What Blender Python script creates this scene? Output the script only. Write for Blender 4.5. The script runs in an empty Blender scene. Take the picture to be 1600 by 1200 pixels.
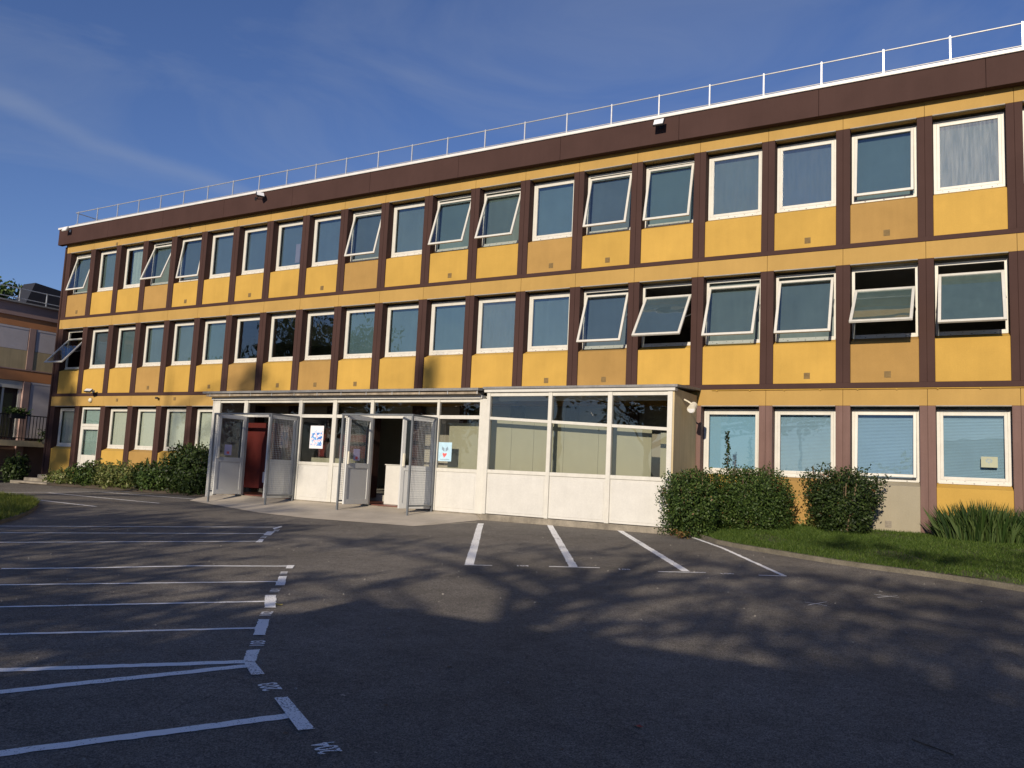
import bpy, math, random
import numpy as np
from mathutils import Vector, Matrix
random.seed(7); rng = np.random.default_rng(7)
S = bpy.context.scene
C = S.collection
R_ = math.radians

# ------------------------------------------------------------------ camera
F, YAW, PITCH, ROLL = 1244.184, .52047, .10893, -.04627
CAM = np.array([-.74115, -17.00804, .53993])
def _rot():
    cy, sy, cp, sp, cr, sr = math.cos(YAW), math.sin(YAW), math.cos(PITCH), math.sin(PITCH), math.cos(ROLL), math.sin(ROLL)
    return (np.array([[cy,-sy,0],[sy,cy,0],[0,0,1]]) @ np.array([[1,0,0],[0,cp,-sp],[0,sp,cp]]) @ np.array([[cr,0,sr],[0,1,0],[-sr,0,cr]]))
RM = _rot()
cd = bpy.data.cameras.new('camera'); cam = bpy.data.objects.new('camera', cd); C.objects.link(cam)
m = Matrix.Identity(4)
for i in range(3):
    m[i][0] = RM[i][0]; m[i][1] = RM[i][2]; m[i][2] = -RM[i][1]; m[i][3] = CAM[i]
cam.matrix_world = m
cd.sensor_width = 36; cd.lens = F/1600*36; cd.clip_end = 3000; cd.clip_start = .05
S.camera = cam

# ------------------------------------------------------------------ light
SUN_EL, SUN_AZ = R_(20.5), R_(-6)           # light travels towards +y, slightly towards -x
LD = Vector((math.sin(SUN_AZ)*math.cos(SUN_EL), math.cos(SUN_AZ)*math.cos(SUN_EL), -math.sin(SUN_EL)))
sl = bpy.data.lights.new('sun', 'SUN'); sl.energy = 5.0; sl.angle = R_(.53); sl.color = (1, .86, .68)
so = bpy.data.objects.new('sun', sl); C.objects.link(so); so.rotation_euler = LD.to_track_quat('-Z', 'Y').to_euler()
W = bpy.data.worlds.new('World'); S.world = W; W.use_nodes = True
nt = W.node_tree; nt.nodes.clear(); N = nt.nodes.new; L = nt.links.new
out = N('ShaderNodeOutputWorld'); bg = N('ShaderNodeBackground'); sky = N('ShaderNodeTexSky')
sky.sky_type = 'NISHITA'; sky.sun_disc = False; sky.sun_elevation = SUN_EL; sky.sun_rotation = math.pi - SUN_AZ*-1
sky.air_density = 1.15; sky.dust_density = .0; sky.ozone_density = 3.0; sky.altitude = 100
tc = N('ShaderNodeTexCoord'); mp = N('ShaderNodeMapping'); mp.inputs['Scale'].default_value = (1.3, 1.3, 5.5); mp.inputs['Rotation'].default_value = (.25, .5, .6)
no = N('ShaderNodeTexNoise'); no.inputs['Scale'].default_value = 1.6; no.inputs['Detail'].default_value = 7; no.inputs['Roughness'].default_value = .56; no.inputs['Distortion'].default_value = .9
cr = N('ShaderNodeValToRGB'); cr.color_ramp.elements[0].position = .47; cr.color_ramp.elements[1].position = .86; cr.color_ramp.elements[1].color = (.38, .38, .38, 1)
mx = N('ShaderNodeMixRGB'); mx.inputs[2].default_value = (4.0, 4.6, 5.8, 1)
L(tc.outputs['Generated'], mp.inputs[0]); L(mp.outputs[0], no.inputs[0]); L(no.outputs[0], cr.inputs[0])
tn = N('ShaderNodeMixRGB'); tn.blend_type = 'MULTIPLY'; tn.inputs[0].default_value = 1; tn.inputs[2].default_value = (.79, .87, 1.25, 1)
L(sky.outputs[0], tn.inputs[1]); L(cr.outputs[0], mx.inputs[0]); L(tn.outputs[0], mx.inputs[1]); _a = RM @ np.array([(-20-800)/F, 1, (600-138)/F]); _b = RM @ np.array([(330-800)/F, 1, (600-285)/F]); _m = RM @ np.array([(120-800)/F, 1, (600-190)/F])
_n = np.cross(_a, _b); _n /= np.linalg.norm(_n); _m /= np.linalg.norm(_m)
def VM(op, a, b=None):
    q = N('ShaderNodeVectorMath'); q.operation = op; L(a, q.inputs[0])
    if b is not None: q.inputs[1].default_value = b
    return q
def MR(v, a, b, c, d):
    q = N('ShaderNodeMapRange'); q.interpolation_type = 'SMOOTHSTEP'
    for k_, x_ in zip((1,2,3,4), (a,b,c,d)): q.inputs[k_].default_value = x_
    L(v, q.inputs[0]); return q.outputs[0]
def MM(op, a, b):
    q = N('ShaderNodeMath'); q.operation = op; L(a, q.inputs[0])
    if isinstance(b, float): q.inputs[1].default_value = b
    else: L(b, q.inputs[1])
    return q.outputs[0]
nd = VM('NORMALIZE', tc.outputs['Generated']).outputs[0]
wob = N('ShaderNodeTexNoise'); wob.inputs['Scale'].default_value = 5; wob.inputs['Detail'].default_value = 5; L(nd, wob.inputs[0])
dist = MM('ABSOLUTE', MM('ADD', VM('DOT_PRODUCT', nd, tuple(_n)).outputs['Value'], MM('MULTIPLY', MM('SUBTRACT', wob.outputs[0], .5), .05)), 0.)
trail = MM('MULTIPLY', MR(dist, .0, .016, 1, 0), MR(VM('DOT_PRODUCT', nd, tuple(_m)).outputs['Value'], math.cos(.30), math.cos(.10), 0, 1))
mx3 = N('ShaderNodeMixRGB'); mx3.inputs[2].default_value = (4.2, 4.8, 6.0, 1); L(MM('MULTIPLY', trail, .17), mx3.inputs[0]); L(mx.outputs[0], mx3.inputs[1]); L(mx3.outputs[0], bg.inputs[0]); L(bg.outputs[0], out.inputs[0])
bg.inputs[1].default_value = .081
S.view_settings.view_transform = 'Standard'; S.view_settings.look = 'None'; S.view_settings.gamma = 1
S.view_settings.exposure = 0.0
S.render.engine = 'CYCLES'

# ------------------------------------------------------------------ helpers
def ray(x, y): return RM @ np.array([(x-800)/F, 1, (600-y)/F])
def ony(x, y, Y=0.):
    d = ray(x, y); return CAM + (Y-CAM[1])/d[1]*d
GA, GB, GC = -.5, .004, .028
def gz(x, y):
    z = GA + GB*x + GC*min(y, 0)
    return z - .05*max(0, -29.5-x)
def gp(x, y):
    d = ray(x, y); n = np.array([-GB, -GC, 1.]); t = (GA - n@CAM)/(n@d); return CAM + t*d

class MB:
    def __init__(s): s.v = []; s.f = []; s.mi = []
    def box(s, x0, x1, y0, y1, z0, z1, k=0):
        a = len(s.v)
        s.v += [(x0,y0,z0),(x1,y0,z0),(x1,y1,z0),(x0,y1,z0),(x0,y0,z1),(x1,y0,z1),(x1,y1,z1),(x0,y1,z1)]
        for q in ((0,3,2,1),(4,5,6,7),(0,1,5,4),(1,2,6,5),(2,3,7,6),(3,0,4,7)): s.f.append(tuple(a+i for i in q)); s.mi.append(k)
        return s
    def hexa(s, p, k=0):
        a = len(s.v); s.v += [tuple(q) for q in p]
        for q in ((0,3,2,1),(4,5,6,7),(0,1,5,4),(1,2,6,5),(2,3,7,6),(3,0,4,7)): s.f.append(tuple(a+i for i in q)); s.mi.append(k)
        return s
    def poly(s, p, k=0):
        a = len(s.v); s.v += [tuple(q) for q in p]; s.f.append(tuple(range(a, a+len(p)))); s.mi.append(k); return s
    def prism(s, p, z0, z1, k=0):
        a = len(s.v); n = len(p)
        s.v += [(q[0],q[1],z0) for q in p] + [(q[0],q[1],z1) for q in p]
        s.f.append(tuple(a+i for i in range(n-1,-1,-1))); s.f.append(tuple(a+n+i for i in range(n))); s.mi += [k,k]
        for i in range(n): j = (i+1) % n; s.f.append((a+i,a+j,a+n+j,a+n+i)); s.mi.append(k)
        return s
    def tube(s, pts, r, n=6, k=0, cap=True):
        pts = [Vector(p) for p in pts]; rs = r if isinstance(r, (list, tuple)) else [r]*len(pts)
        a = len(s.v)
        for i, p in enumerate(pts):
            d = (pts[min(i+1, len(pts)-1)] - pts[max(i-1, 0)]).normalized()
            u = d.orthogonal().normalized() if i == 0 else (u - d*u.dot(d)).normalized()
            w = d.cross(u)
            for j in range(n):
                t = 2*math.pi*j/n; s.v.append(tuple(p + (u*math.cos(t)+w*math.sin(t))*rs[i]))
        for i in range(len(pts)-1):
            for j in range(n):
                s.f.append((a+i*n+j, a+i*n+(j+1)%n, a+(i+1)*n+(j+1)%n, a+(i+1)*n+j)); s.mi.append(k)
        if cap:
            s.f.append(tuple(a+j for j in range(n-1,-1,-1))); b = a+(len(pts)-1)*n; s.f.append(tuple(b+j for j in range(n))); s.mi += [k,k]
        return s
    def mesh(s, name, mats):
        me = bpy.data.meshes.new(name); me.from_pydata(s.v, [], s.f)
        for q in (mats if isinstance(mats, (list, tuple)) else [mats]): me.materials.append(q)
        if any(s.mi): me.polygons.foreach_set('material_index', s.mi)
        me.update(); return me
    def build(s, name, mats, parent=None, bevel=0, smooth=False, **kw):
        return link(name, s.mesh(name, mats), parent, bevel, smooth, **kw)
def link(name, me, parent=None, bevel=0, smooth=False, loc=None, rot=None, **kw):
    o = bpy.data.objects.new(name, me); C.objects.link(o)
    if parent is not None: o.parent = parent
    if loc is not None: o.location = loc
    if rot is not None: o.rotation_euler = rot
    if bevel:
        b = o.modifiers.new('bevel', 'BEVEL'); b.width = bevel; b.segments = 1; b.limit_method = 'ANGLE'
    if smooth: me.polygons.foreach_set('use_smooth', [True]*len(me.polygons))
    for k, v in kw.items(): o[k] = v
    return o
def thing(name, label, cat, loc=(0,0,0), rz=0, group=None):
    o = bpy.data.objects.new(name, None); C.objects.link(o); o.location = loc; o.rotation_euler = (0,0,rz); o.empty_display_size = .2
    o['label'] = label; o['category'] = cat
    if group: o['group'] = group
    return o
def tag(o, label, cat, group=None):
    o['label'] = label; o['category'] = cat
    if group: o['group'] = group
    return o

def mat(name, col, rough=.7, var=.12, scale=3., fine=0., bump=0., bscale=60., spec=.5, metal=0., hue=None, streak=0., obj=True, rand=0.):
    """procedural material: base colour with soft large variation (var), fine speckle and optional streaks"""
    M = bpy.data.materials.new(name); M.use_nodes = True; t = M.node_tree; b = t.nodes['Principled BSDF']; n = t.nodes.new; l = t.links.new
    b.inputs['Roughness'].default_value = rough; b.inputs['Specular IOR Level'].default_value = spec; b.inputs['Metallic'].default_value = metal
    geo = n('ShaderNodeNewGeometry')
    cur = None
    def noise(sc, det=4, vec=None, rg=.6):
        q = n('ShaderNodeTexNoise'); q.inputs['Scale'].default_value = sc; q.inputs['Detail'].default_value = det; q.inputs['Roughness'].default_value = rg
        l(vec or geo.outputs['Position'], q.inputs[0]); return q.outputs[0]
    def ramp(v, lo, hi):
        q = n('ShaderNodeMapRange'); q.inputs[1].default_value = .3; q.inputs[2].default_value = .7; q.inputs[3].default_value = lo; q.inputs[4].default_value = hi; l(v, q.inputs[0]); return q.outputs[0]
    fac = ramp(noise(scale), 1-var, 1+var)
    if fine:
        q = n('ShaderNodeMath'); q.operation = 'MULTIPLY'; l(fac, q.inputs[0]); l(ramp(noise(bscale, 3), 1-fine, 1+fine), q.inputs[1]); fac = q.outputs[0]
    if streak:
        mpn = n('ShaderNodeMapping'); mpn.inputs['Scale'].default_value = (7, 7, .5); l(geo.outputs['Position'], mpn.inputs[0])
        q = n('ShaderNodeMath'); q.operation = 'MULTIPLY'; l(fac, q.inputs[0]); l(ramp(noise(1.3, 5, mpn.outputs[0]), 1-streak, 1+streak*.6), q.inputs[1]); fac = q.outputs[0]
    if rand:
        oi = n('ShaderNodeObjectInfo'); mr = n('ShaderNodeMapRange'); mr.inputs[3].default_value = 1-rand; mr.inputs[4].default_value = 1+rand; l(oi.outputs['Random'], mr.inputs[0])
        q = n('ShaderNodeMath'); q.operation = 'MULTIPLY'; l(fac, q.inputs[0]); l(mr.outputs[0], q.inputs[1]); fac = q.outputs[0]
    vm = n('ShaderNodeVectorMath'); vm.operation = 'SCALE'; vm.inputs[0].default_value = col[:3]; l(fac, vm.inputs['Scale'])
    cc = vm.outputs[0]
    if hue:   # second colour mixed in patches
        m2 = n('ShaderNodeMixRGB'); l(ramp(noise(scale*2.3, 5), 0, 1), m2.inputs[0]); l(cc, m2.inputs[1]); m2.inputs[2].default_value = (*hue, 1); cc = m2.outputs[0]
    l(cc, b.inputs['Base Color'])
    if bump:
        bp = n('ShaderNodeBump'); bp.inputs['Strength'].default_value = bump; bp.inputs['Distance'].default_value = .01
        l(noise(bscale, 4), bp.inputs['Height']); l(bp.outputs[0], b.inputs['Normal'])
    return M

YEL = mat('yellow_render', (.475, .297, .068), .75, .085, 1.1, .04, .25, 45, .12, streak=.035, rand=.05)
OCH = mat('faded_ochre_render', (.355, .218, .072), .8, .09, 1.3, .05, .25, 45, .12, streak=.035, rand=.06)
BAND = mat('ochre_band_paint', (.40, .255, .080), .75, .09, .9, .04, .2, 45, .12, streak=.03)
BRN = mat('brown_paint', (.060, .034, .030), .7, .09, 1.2, .04, .12, 40, .06, streak=.03)
MAU = mat('mauve_brown_paint', (.165, .103, .090), .7, .1, 1.4, .05, .2, 40, .1, streak=.12)
CREAM = mat('grey_beige_render', (.30, .27, .20), .8, .08, 1.2, .05, .25, 45, .2, streak=.03)
WHT = mat('white_window_paint', (.58, .57, .52), .45, .05, 5, .03, .05, 40, .4, streak=.06)
WPAN = mat('white_panel_paint', (.56, .555, .525), .5, .05, 2.6, .04, .1, 30, .25, streak=.03)
DOORW = mat('white_door_paint', (.56, .57, .56), .5, .05, 2.2, .03, .05, 30, .35)
ALU = mat('galvanised_metal', (.62, .62, .60), .38, .1, 8, .05, 0, 40, .5, .6)
STEEL = mat('grey_gate_steel', (.17, .185, .20), .5, .12, 6, .08, .05, 60, .5, .4)
MESHW = mat('galvanised_mesh_wire', (.34, .36, .38), .5, .1, 6, .05, 0, 40, .3)
COP = mat('coping_metal', (.66, .65, .62), .5, .08, 3, .02, 0, 40, .5, .1)
ROOFM = mat('bitumen_edge_metal', (.20, .20, .20), .6, .2, 3, .15, .2, 30, .4, .2)
RUST = mat('rusty_gutter_metal', (.30, .25, .19), .7, .3, 5, .2, .3, 30, .3, .1, streak=.3)
DARK = mat('dark_interior_paint', (.05, .045, .04), .9, .2, .8)
CEIL = mat('interior_ceiling', (.55, .54, .49), .9, .1, .8)
INW = mat('interior_wall_paint', (.34, .33, .28), .9, .1, .8)
TILE = mat('red_floor_tiles', (.16, .06, .045), .4, .2, 6, .1)
REDP = mat('dark_red_paint', (.10, .008, .006), .6, .1, 3)
GRN = mat('pale_green_board', (.42, .43, .33), .7, .04, 2.5, .02, 0, 40, .2, streak=.03)
CONC = mat('apron_concrete', (.46, .41, .335), .85, .16, 1.3, .12, .4, 70, .2)
PLIN = mat('weathered_plinth_concrete', (.24, .215, .175), .9, .3, 3, .2, .5, 60, .2, streak=.15)
KERB = mat('kerb_stone', (.15, .135, .105), .9, .25, 4, .2, .6, 50, .2)
BLK = mat('black_plastic', (.02, .02, .022), .5, .1, 5)
LENS = mat('floodlight_lens', (.75, .76, .78), .25, .05, 9)
PLW = mat('cream_plastic', (.70, .66, .54), .5, .1, 5)
VENT = mat('vent_grille_paint', (.19, .125, .045), .8, .2, 20)
DRIP = mat('dull_lintel_trim', (.30, .28, .25), .7, .15, 4, .05, 0, 40, .1)
SOIL = mat('bare_soil', (.10, .075, .05), .95, .3, 3, .3, .8, 40)

def glass_mat(name, tint=(.80, .85, .85), refl=.9, wav=.012, ior=1.55, dirt=0., base=.13):
    M = bpy.data.materials.new(name); M.use_nodes = True; t = M.node_tree; t.nodes.clear(); n = t.nodes.new; l = t.links.new
    o = n('ShaderNodeOutputMaterial'); tr = n('ShaderNodeBsdfTransparent'); gl = n('ShaderNodeBsdfGlossy'); fr = n('ShaderNodeLayerWeight'); mi = n('ShaderNodeMixShader')
    tr.inputs[0].default_value = (*tint, 1); gl.inputs[0].default_value = (refl, refl, refl, 1); gl.inputs['Roughness'].default_value = .004
    fr.inputs[0].default_value = .5; pw = n('ShaderNodeMath'); pw.operation = 'POWER'; pw.inputs[1].default_value = 5
    mul = n('ShaderNodeMath'); mul.operation = 'MULTIPLY_ADD'; mul.inputs[1].default_value = .9; mul.inputs[2].default_value = base; mul.use_clamp = True
    geo = n('ShaderNodeNewGeometry'); no = n('ShaderNodeTexNoise'); no.inputs['Scale'].default_value = 1.3; no.inputs['Detail'].default_value = 2
    bp = n('ShaderNodeBump'); bp.inputs['Strength'].default_value = .5; bp.inputs['Distance'].default_value = wav
    l(geo.outputs['Position'], no.inputs[0]); l(no.outputs[0], bp.inputs['Height']); l(bp.outputs[0], gl.inputs['Normal'])
    l(fr.outputs['Facing'], pw.inputs[0]); l(pw.outputs[0], mul.inputs[0]); l(mul.outputs[0], mi.inputs[0]); l(tr.outputs[0], mi.inputs[1]); l(gl.outputs[0], mi.inputs[2])
    last = mi.outputs[0]
    if dirt:
        df = n('ShaderNodeBsdfDiffuse'); df.inputs[0].default_value = (.62, .64, .64, 1); m3 = n('ShaderNodeMixShader')
        mp2 = n('ShaderNodeMapping'); mp2.inputs['Scale'].default_value = (14, 14, 1.2); l(geo.outputs['Position'], mp2.inputs[0])
        n2 = n('ShaderNodeTexNoise'); n2.inputs['Scale'].default_value = 1.5; n2.inputs['Detail'].default_value = 5; l(mp2.outputs[0], n2.inputs[0])
        rr = n('ShaderNodeMapRange'); rr.inputs[1].default_value = .35; rr.inputs[2].default_value = .75; rr.inputs[3].default_value = dirt*.4; rr.inputs[4].default_value = dirt; l(n2.outputs[0], rr.inputs[0])
        l(rr.outputs[0], m3.inputs[0]); l(last, m3.inputs[1]); l(df.outputs[0], m3.inputs[2]); last = m3.outputs[0]
    l(last, o.inputs[0]); return M
GL = glass_mat('window_glass')
GLC = glass_mat('clear_entrance_glass', (.90, .90, .88), .8, .006, 1.4, base=.075)
GLD = glass_mat('streaked_dusty_glass', dirt=.26)
GLE = glass_mat('slightly_dusty_glass', dirt=.035)
BL = [mat('blind_teal_grey', (.18, .25, .275), .8, .08, 1.5, 0, 0, 40, .2, streak=.06),
      mat('blind_slate_blue', (.155, .20, .25), .8, .08, 1.5, 0, 0, 40, .2, streak=.06),
      mat('blind_green_grey', (.20, .245, .24), .8, .10, 1.5, 0, 0, 40, .2, streak=.1)]
CURT = mat('pale_curtain', (.60, .64, .58), .9, .06, 2, 0, 0, 40, .2, streak=.08)
CURTG = mat('pale_green_roller_blind', (.56, .64, .58), .9, .05, 2, 0, 0, 40, .2, streak=.04)
BLB = mat('blue_roller_blind', (.24, .47, .68), .8, .04, 1.5, 0, 0, 40, .2)
SLAT = mat('blue_grey_slats', (.27, .46, .64), .6, .05, 2, 0, 0, 40, .3)
PAPER = mat('white_paper', (.75, .74, .78), .8, .05, 9)

# ------------------------------------------------------------------ ground
def smooth_noise(x, y): return .012*math.sin(x*.7+1)*math.cos(y*.5)
asph = bpy.data.materials.new('asphalt'); asph.use_nodes = True
def _asph():
    t = asph.node_tree; b = t.nodes['Principled BSDF']; n = t.nodes.new; l = t.links.new
    geo = n('ShaderNodeNewGeometry'); P = geo.outputs['Position']
    def nz(sc, det=4, rg=.6):
        q = n('ShaderNodeTexNoise'); q.inputs['Scale'].default_value = sc; q.inputs['Detail'].default_value = det; q.inputs['Roughness'].default_value = rg; l(P, q.inputs[0]); return q.outputs[0]
    def mr(v, a, b_, lo, hi):
        q = n('ShaderNodeMapRange'); q.inputs[1].default_value = a; q.inputs[2].default_value = b_; q.inputs[3].default_value = lo; q.inputs[4].default_value = hi; l(v, q.inputs[0]); return q.outputs[0]
    def mul(a, c):
        q = n('ShaderNodeMath'); q.operation = 'MULTIPLY'; l(a, q.inputs[0]); l(c, q.inputs[1]); return q.outputs[0]
    f = mul(mul(mr(nz(.35, 5), .3, .7, .78, 1.22), mr(nz(2.2, 5), .3, .7, .85, 1.15)), mr(nz(110, 3, .8), .3, .7, .55, 1.5))
    f = mul(f, mr(nz(28, 3, .75), .3, .7, .80, 1.22)); f = mul(f, mr(nz(9, 5, .7), .42, .5, .90, 1.04)); v2 = n('ShaderNodeTexVoronoi'); v2.inputs['Scale'].default_value = 150; l(P, v2.inputs[0]); f = mul(f, mr(v2.outputs['Color'], .2, .8, .55, 1.5))
    ck = n('ShaderNodeTexVoronoi'); ck.feature = 'DISTANCE_TO_EDGE'; ck.inputs['Scale'].default_value = .22; dn = n('ShaderNodeTexNoise'); dn.inputs['Scale'].default_value = 1.4; dn.inputs['Detail'].default_value = 6; l(P, dn.inputs[0]); va = n('ShaderNodeVectorMath'); va.operation = 'MULTIPLY_ADD'; va.inputs[1].default_value = (1.6,1.6,1.6); l(dn.outputs['Color'], va.inputs[0]); l(P, va.inputs[2]); l(va.outputs[0], ck.inputs[0]); f = mul(f, mr(ck.outputs['Distance'], .0, .0022, .55, 1.0))
    vo = n('ShaderNodeTexVoronoi'); vo.inputs['Scale'].default_value = 85; l(P, vo.inputs[0])
    sp = mr(vo.outputs['Distance'], .0, .16, 2.4, 1.0); f = mul(f, sp)
    vm = n('ShaderNodeVectorMath'); vm.operation = 'SCALE'; vm.inputs[0].default_value = (.140, .127, .110); l(f, vm.inputs['Scale']); l(vm.outputs[0], b.inputs['Base Color'])
    b.inputs['Roughness'].default_value = .88; b.inputs['Specular IOR Level'].default_value = .3
    bp = n('ShaderNodeBump'); bp.inputs['Strength'].default_value = .7; bp.inputs['Distance'].default_value = .012; l(nz(90, 4, .7), bp.inputs['Height']); l(bp.outputs[0], b.inputs['Normal'])
_asph()
xs = sorted(set(list(np.linspace(-300, -45, 12)) + list(np.arange(-45, 30, 1.5)) + list(np.linspace(30, 300, 12))))
ys = sorted(set(list(np.linspace(-300, -40, 10)) + list(np.arange(-40, 20, 2.)) + list(np.linspace(20, 300, 10))))
g = MB()
for y in ys:
    for x in xs: g.v.append((x, y, max(gz(x, max(y, -40)), -3) - (.15 if -28 < x < 0 and y > 1.5 else 0)))
nx = len(xs)
for j in range(len(ys)-1):
    for i in range(nx-1): a = j*nx+i; g.f.append((a, a+1, a+nx+1, a+nx)); g.mi.append(0)
g.build('asphalt_ground', asph, kind='structure')

# worn white road paint
pnt = bpy.data.materials.new('worn_white_road_paint'); pnt.use_nodes = True
def _pnt():
    t = pnt.node_tree; b = t.nodes['Principled BSDF']; n = t.nodes.new; l = t.links.new; o = t.nodes['Material Output']
    geo = n('ShaderNodeNewGeometry'); P = geo.outputs['Position']
    a = n('ShaderNodeTexNoise'); a.inputs['Scale'].default_value = 75; a.inputs['Detail'].default_value = 4; a.inputs['Roughness'].default_value = .75; l(P, a.inputs[0])
    c = n('ShaderNodeTexNoise'); c.inputs['Scale'].default_value = 1.7; c.inputs['Detail'].default_value = 4; l(P, c.inputs[0])
    ad = n('ShaderNodeMath'); ad.operation = 'MULTIPLY_ADD'; ad.inputs[1].default_value = .35; l(c.outputs[0], ad.inputs[0]); l(a.outputs[0], ad.inputs[2])
    mr = n('ShaderNodeMapRange'); mr.inputs[1].default_value = .535; mr.inputs[2].default_value = .575; l(ad.outputs[0], mr.inputs[0])
    tr = n('ShaderNodeBsdfTransparent'); mi = n('ShaderNodeMixShader'); l(mr.outputs[0], mi.inputs[0]); l(tr.outputs[0], mi.inputs[1]); l(b.outputs[0], mi.inputs[2]); l(mi.outputs[0], o.inputs[0])
    b.inputs['Base Color'].default_value = (.88, .88, .86, 1); b.inputs['Roughness'].default_value = .7
_pnt()
def strip(mb, a, b, w, n=14, wob=.0065, lift=.004):
    """a wobbly painted strip between two ground points (x,y)"""
    a = np.array(a[:2]); b = np.array(b[:2]); d = (b-a)/np.linalg.norm(b-a); nn = np.array([-d[1], d[0]]); L0 = []; R0 = []
    for i in range(n+1):
        p = a+(b-a)*i/n; o1 = random.uniform(-wob, wob); 
        for lst, sgn in ((L0, 1), (R0, -1)):
            q = p+nn*(sgn*w/2+o1+random.uniform(-wob, wob)*.6); lst.append((q[0], q[1], gz(*q)+lift))
    for i in range(n): mb.poly([L0[i], R0[i], R0[i+1], L0[i+1]][::-1])
def quad_px(mb, pts, lift=.008):
    q = []
    P_ = [gp(*p)[:2] for p in pts]; L0 = [P_[0]+(P_[1]-P_[0])*k/16 for k in range(17)]; L1 = [P_[3]+(P_[2]-P_[3])*k/16 for k in range(17)]
    J = lambda v: (v[0]+random.gauss(0,.0035), v[1]+random.gauss(0,.0035))
    L0 = [J(v) for v in L0]; L1 = [J(v) for v in L1]
    for k in range(16): mb.poly([(v[0], v[1], gz(*v)+lift) for v in (L0[k], L0[k+1], L1[k+1], L1[k])])
G_ = lambda x, y: gp(x, y)[:2]
def marking(name, segs, bars=(), polys=()):
    mb = MB()
    for a, b, w in segs: strip(mb, G_(*a), G_(*b), w, n=max(4, int(np.linalg.norm(gp(*a)-gp(*b))*14)))
    for q in polys: quad_px(mb, q)
    o = mb.build(name, pnt, kind='structure'); return o
marking('painted_row_line', [((-60,822),(432,824),.07)], polys=[[(426,826),(440,822),(441,824),(428,828)]])
marking('painted_row_line', [((-60,832.5),(418,834),.07)], polys=[[(411,837),(417,831),(430,831),(423,837)]])
marking('painted_row_line', [((-60,848),(402,846),.07)], polys=[[(399,848),(405,843),(413,843),(409,848)]])
marking('painted_row_line', [((2,889),(150,887.5),.07),((150,887.5),(300,884.5),.07),((300,884.5),(450,885),.07)], polys=[[(446,889),(449,884),(460,884),(457,889)]])
marking('painted_row_line', [((-60,915),(436,909),.055)], polys=[[(430,915.5),(436,901),(448,901),(445,915.5)]])
marking('painted_row_line', [((-60,950),(416,940),.055)], polys=[[(413,950.5),(414.5,931),(431.5,931),(431,950.5)]])
marking('painted_row_line', [((-60,993),(400,982),.055)], polys=[[(395,993.5),(404,969),(421.5,969),(414,993.5)]])
marking('painted_row_line', [((-60,1050),(383,1034.5),.088),((-60,1088),(388,1041),.088)], polys=[[(380,1034),(386,1017),(405.5,1016),(399,1036)],[(380,1035),(399,1036.5),(414,1055),(392,1056)]])
marking('painted_row_line', [((-60,1186),(452,1119),.088)], polys=[[(427,1092),(450,1090.5),(490,1141),(464,1143.5)]])
marking('painted_row_line', [((751,818),(733,883),.125),((726,883),(769,884),.05)])
marking('painted_row_line', [((857,817),(896,886),.12),((858,885.5),(937,887.5),.05)])
marking('painted_row_line', [((955,821),(1072,893),.115),((1028,893.5),(1103,895),.05)])
marking('painted_row_line', [((1052,829),(1130,857),.07),((1130,857),(1225,900),.07),((1185,899),(1229,900.5),.05)])
marking('painted_bay_line', [((-20,770),(294,767.5),.07),((75,770),(249,786.5),.07),((159,769),(312,780.5),.07),((30,778),(150,791.6),.07)])
marking('painted_cross_mark', [((1258,941),(1292,947),.012),((1262,946),(1292,941),.012)])
marking('painted_cross_mark', [((1366,929),(1405,934),.012),((1372,934),(1402,931),.012)])

def number(txt, p0, p1, h):
    h *= .74
    """painted number from ground point p0 (first character) to p1 (last), up vector away from p0->p1 turned left"""
    cu = bpy.data.curves.new('painted_number', 'FONT'); cu.body = txt; cu.size = 1; cu.align_x = 'CENTER'; cu.align_y = 'CENTER'; cu.offset = .022
    tmp = bpy.data.objects.new('tmp', cu); C.objects.link(tmp)
    dg = bpy.context.evaluated_depsgraph_get(); me = bpy.data.meshes.new_from_object(tmp.evaluated_get(dg)); bpy.data.objects.remove(tmp)
    a = np.array(G_(*p0)); b = np.array(G_(*p1)); c = (a+b)/2; w = np.linalg.norm(b-a)*1.0; d = (b-a)/np.linalg.norm(b-a); u = np.array([-d[1], d[0]])
    xsn = [v.co.x for v in me.vertices]; ysn = [v.co.y for v in me.vertices]; sx = w/(max(xsn)-min(xsn)); sy = h/(max(ysn)-min(ysn))
    for v in me.vertices:
        q = c + d*v.co.x*sx + u*v.co.y*sy; v.co = (q[0], q[1], gz(*q)+.006)
    me.materials.append(pnt); o = bpy.data.objects.new('painted_number', me); C.objects.link(o); o['kind'] = 'structure'
number('204', (519,1178), (505,1162), .165)
number('203', (428,1079.5), (418,1068.5), .165)
number('103', (402,1010.5), (405,1002.5), .15)
number('102', (415,963.2), (419,956.8), .14)
number('101', (429,926), (432,920.8), .14)
number('100', (443,898.3), (445,894), .12)
number('202', (430.5,830.6), (434,827.8), .12)
number('201', (411,841), (415,838), .12)
number('104', (807,884.7), (825,884.9), .13)
number('105', (966,890), (984,890.5), .13)
number('106', (1126,897), (1145,897), .13)

# ------------------------------------------------------------------ school building
school = thing('school_building', 'three storey school with yellow panels, brown pillars and rows of white framed windows', 'building')
XR, NB = 3.0, 22                     # right end, pillars i = -2..20 at x = -1.5 i
PI_X = {i: -1.5*i for i in range(-2, 21)}; PW = .27
zC, zD, zE, zF, zG, zH, zI = 7.892, 5.447, 5.35, 5.012, 2.598, 2.49, 2.143
SILL = {2: 6.33, 1: 3.505, 0: .672}; TOP = {2: zC, 1: zF, 0: zI}; BOT = {2: zD, 1: zG, 0: -.30}
RY = .22                             # depth of the window recess
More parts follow.
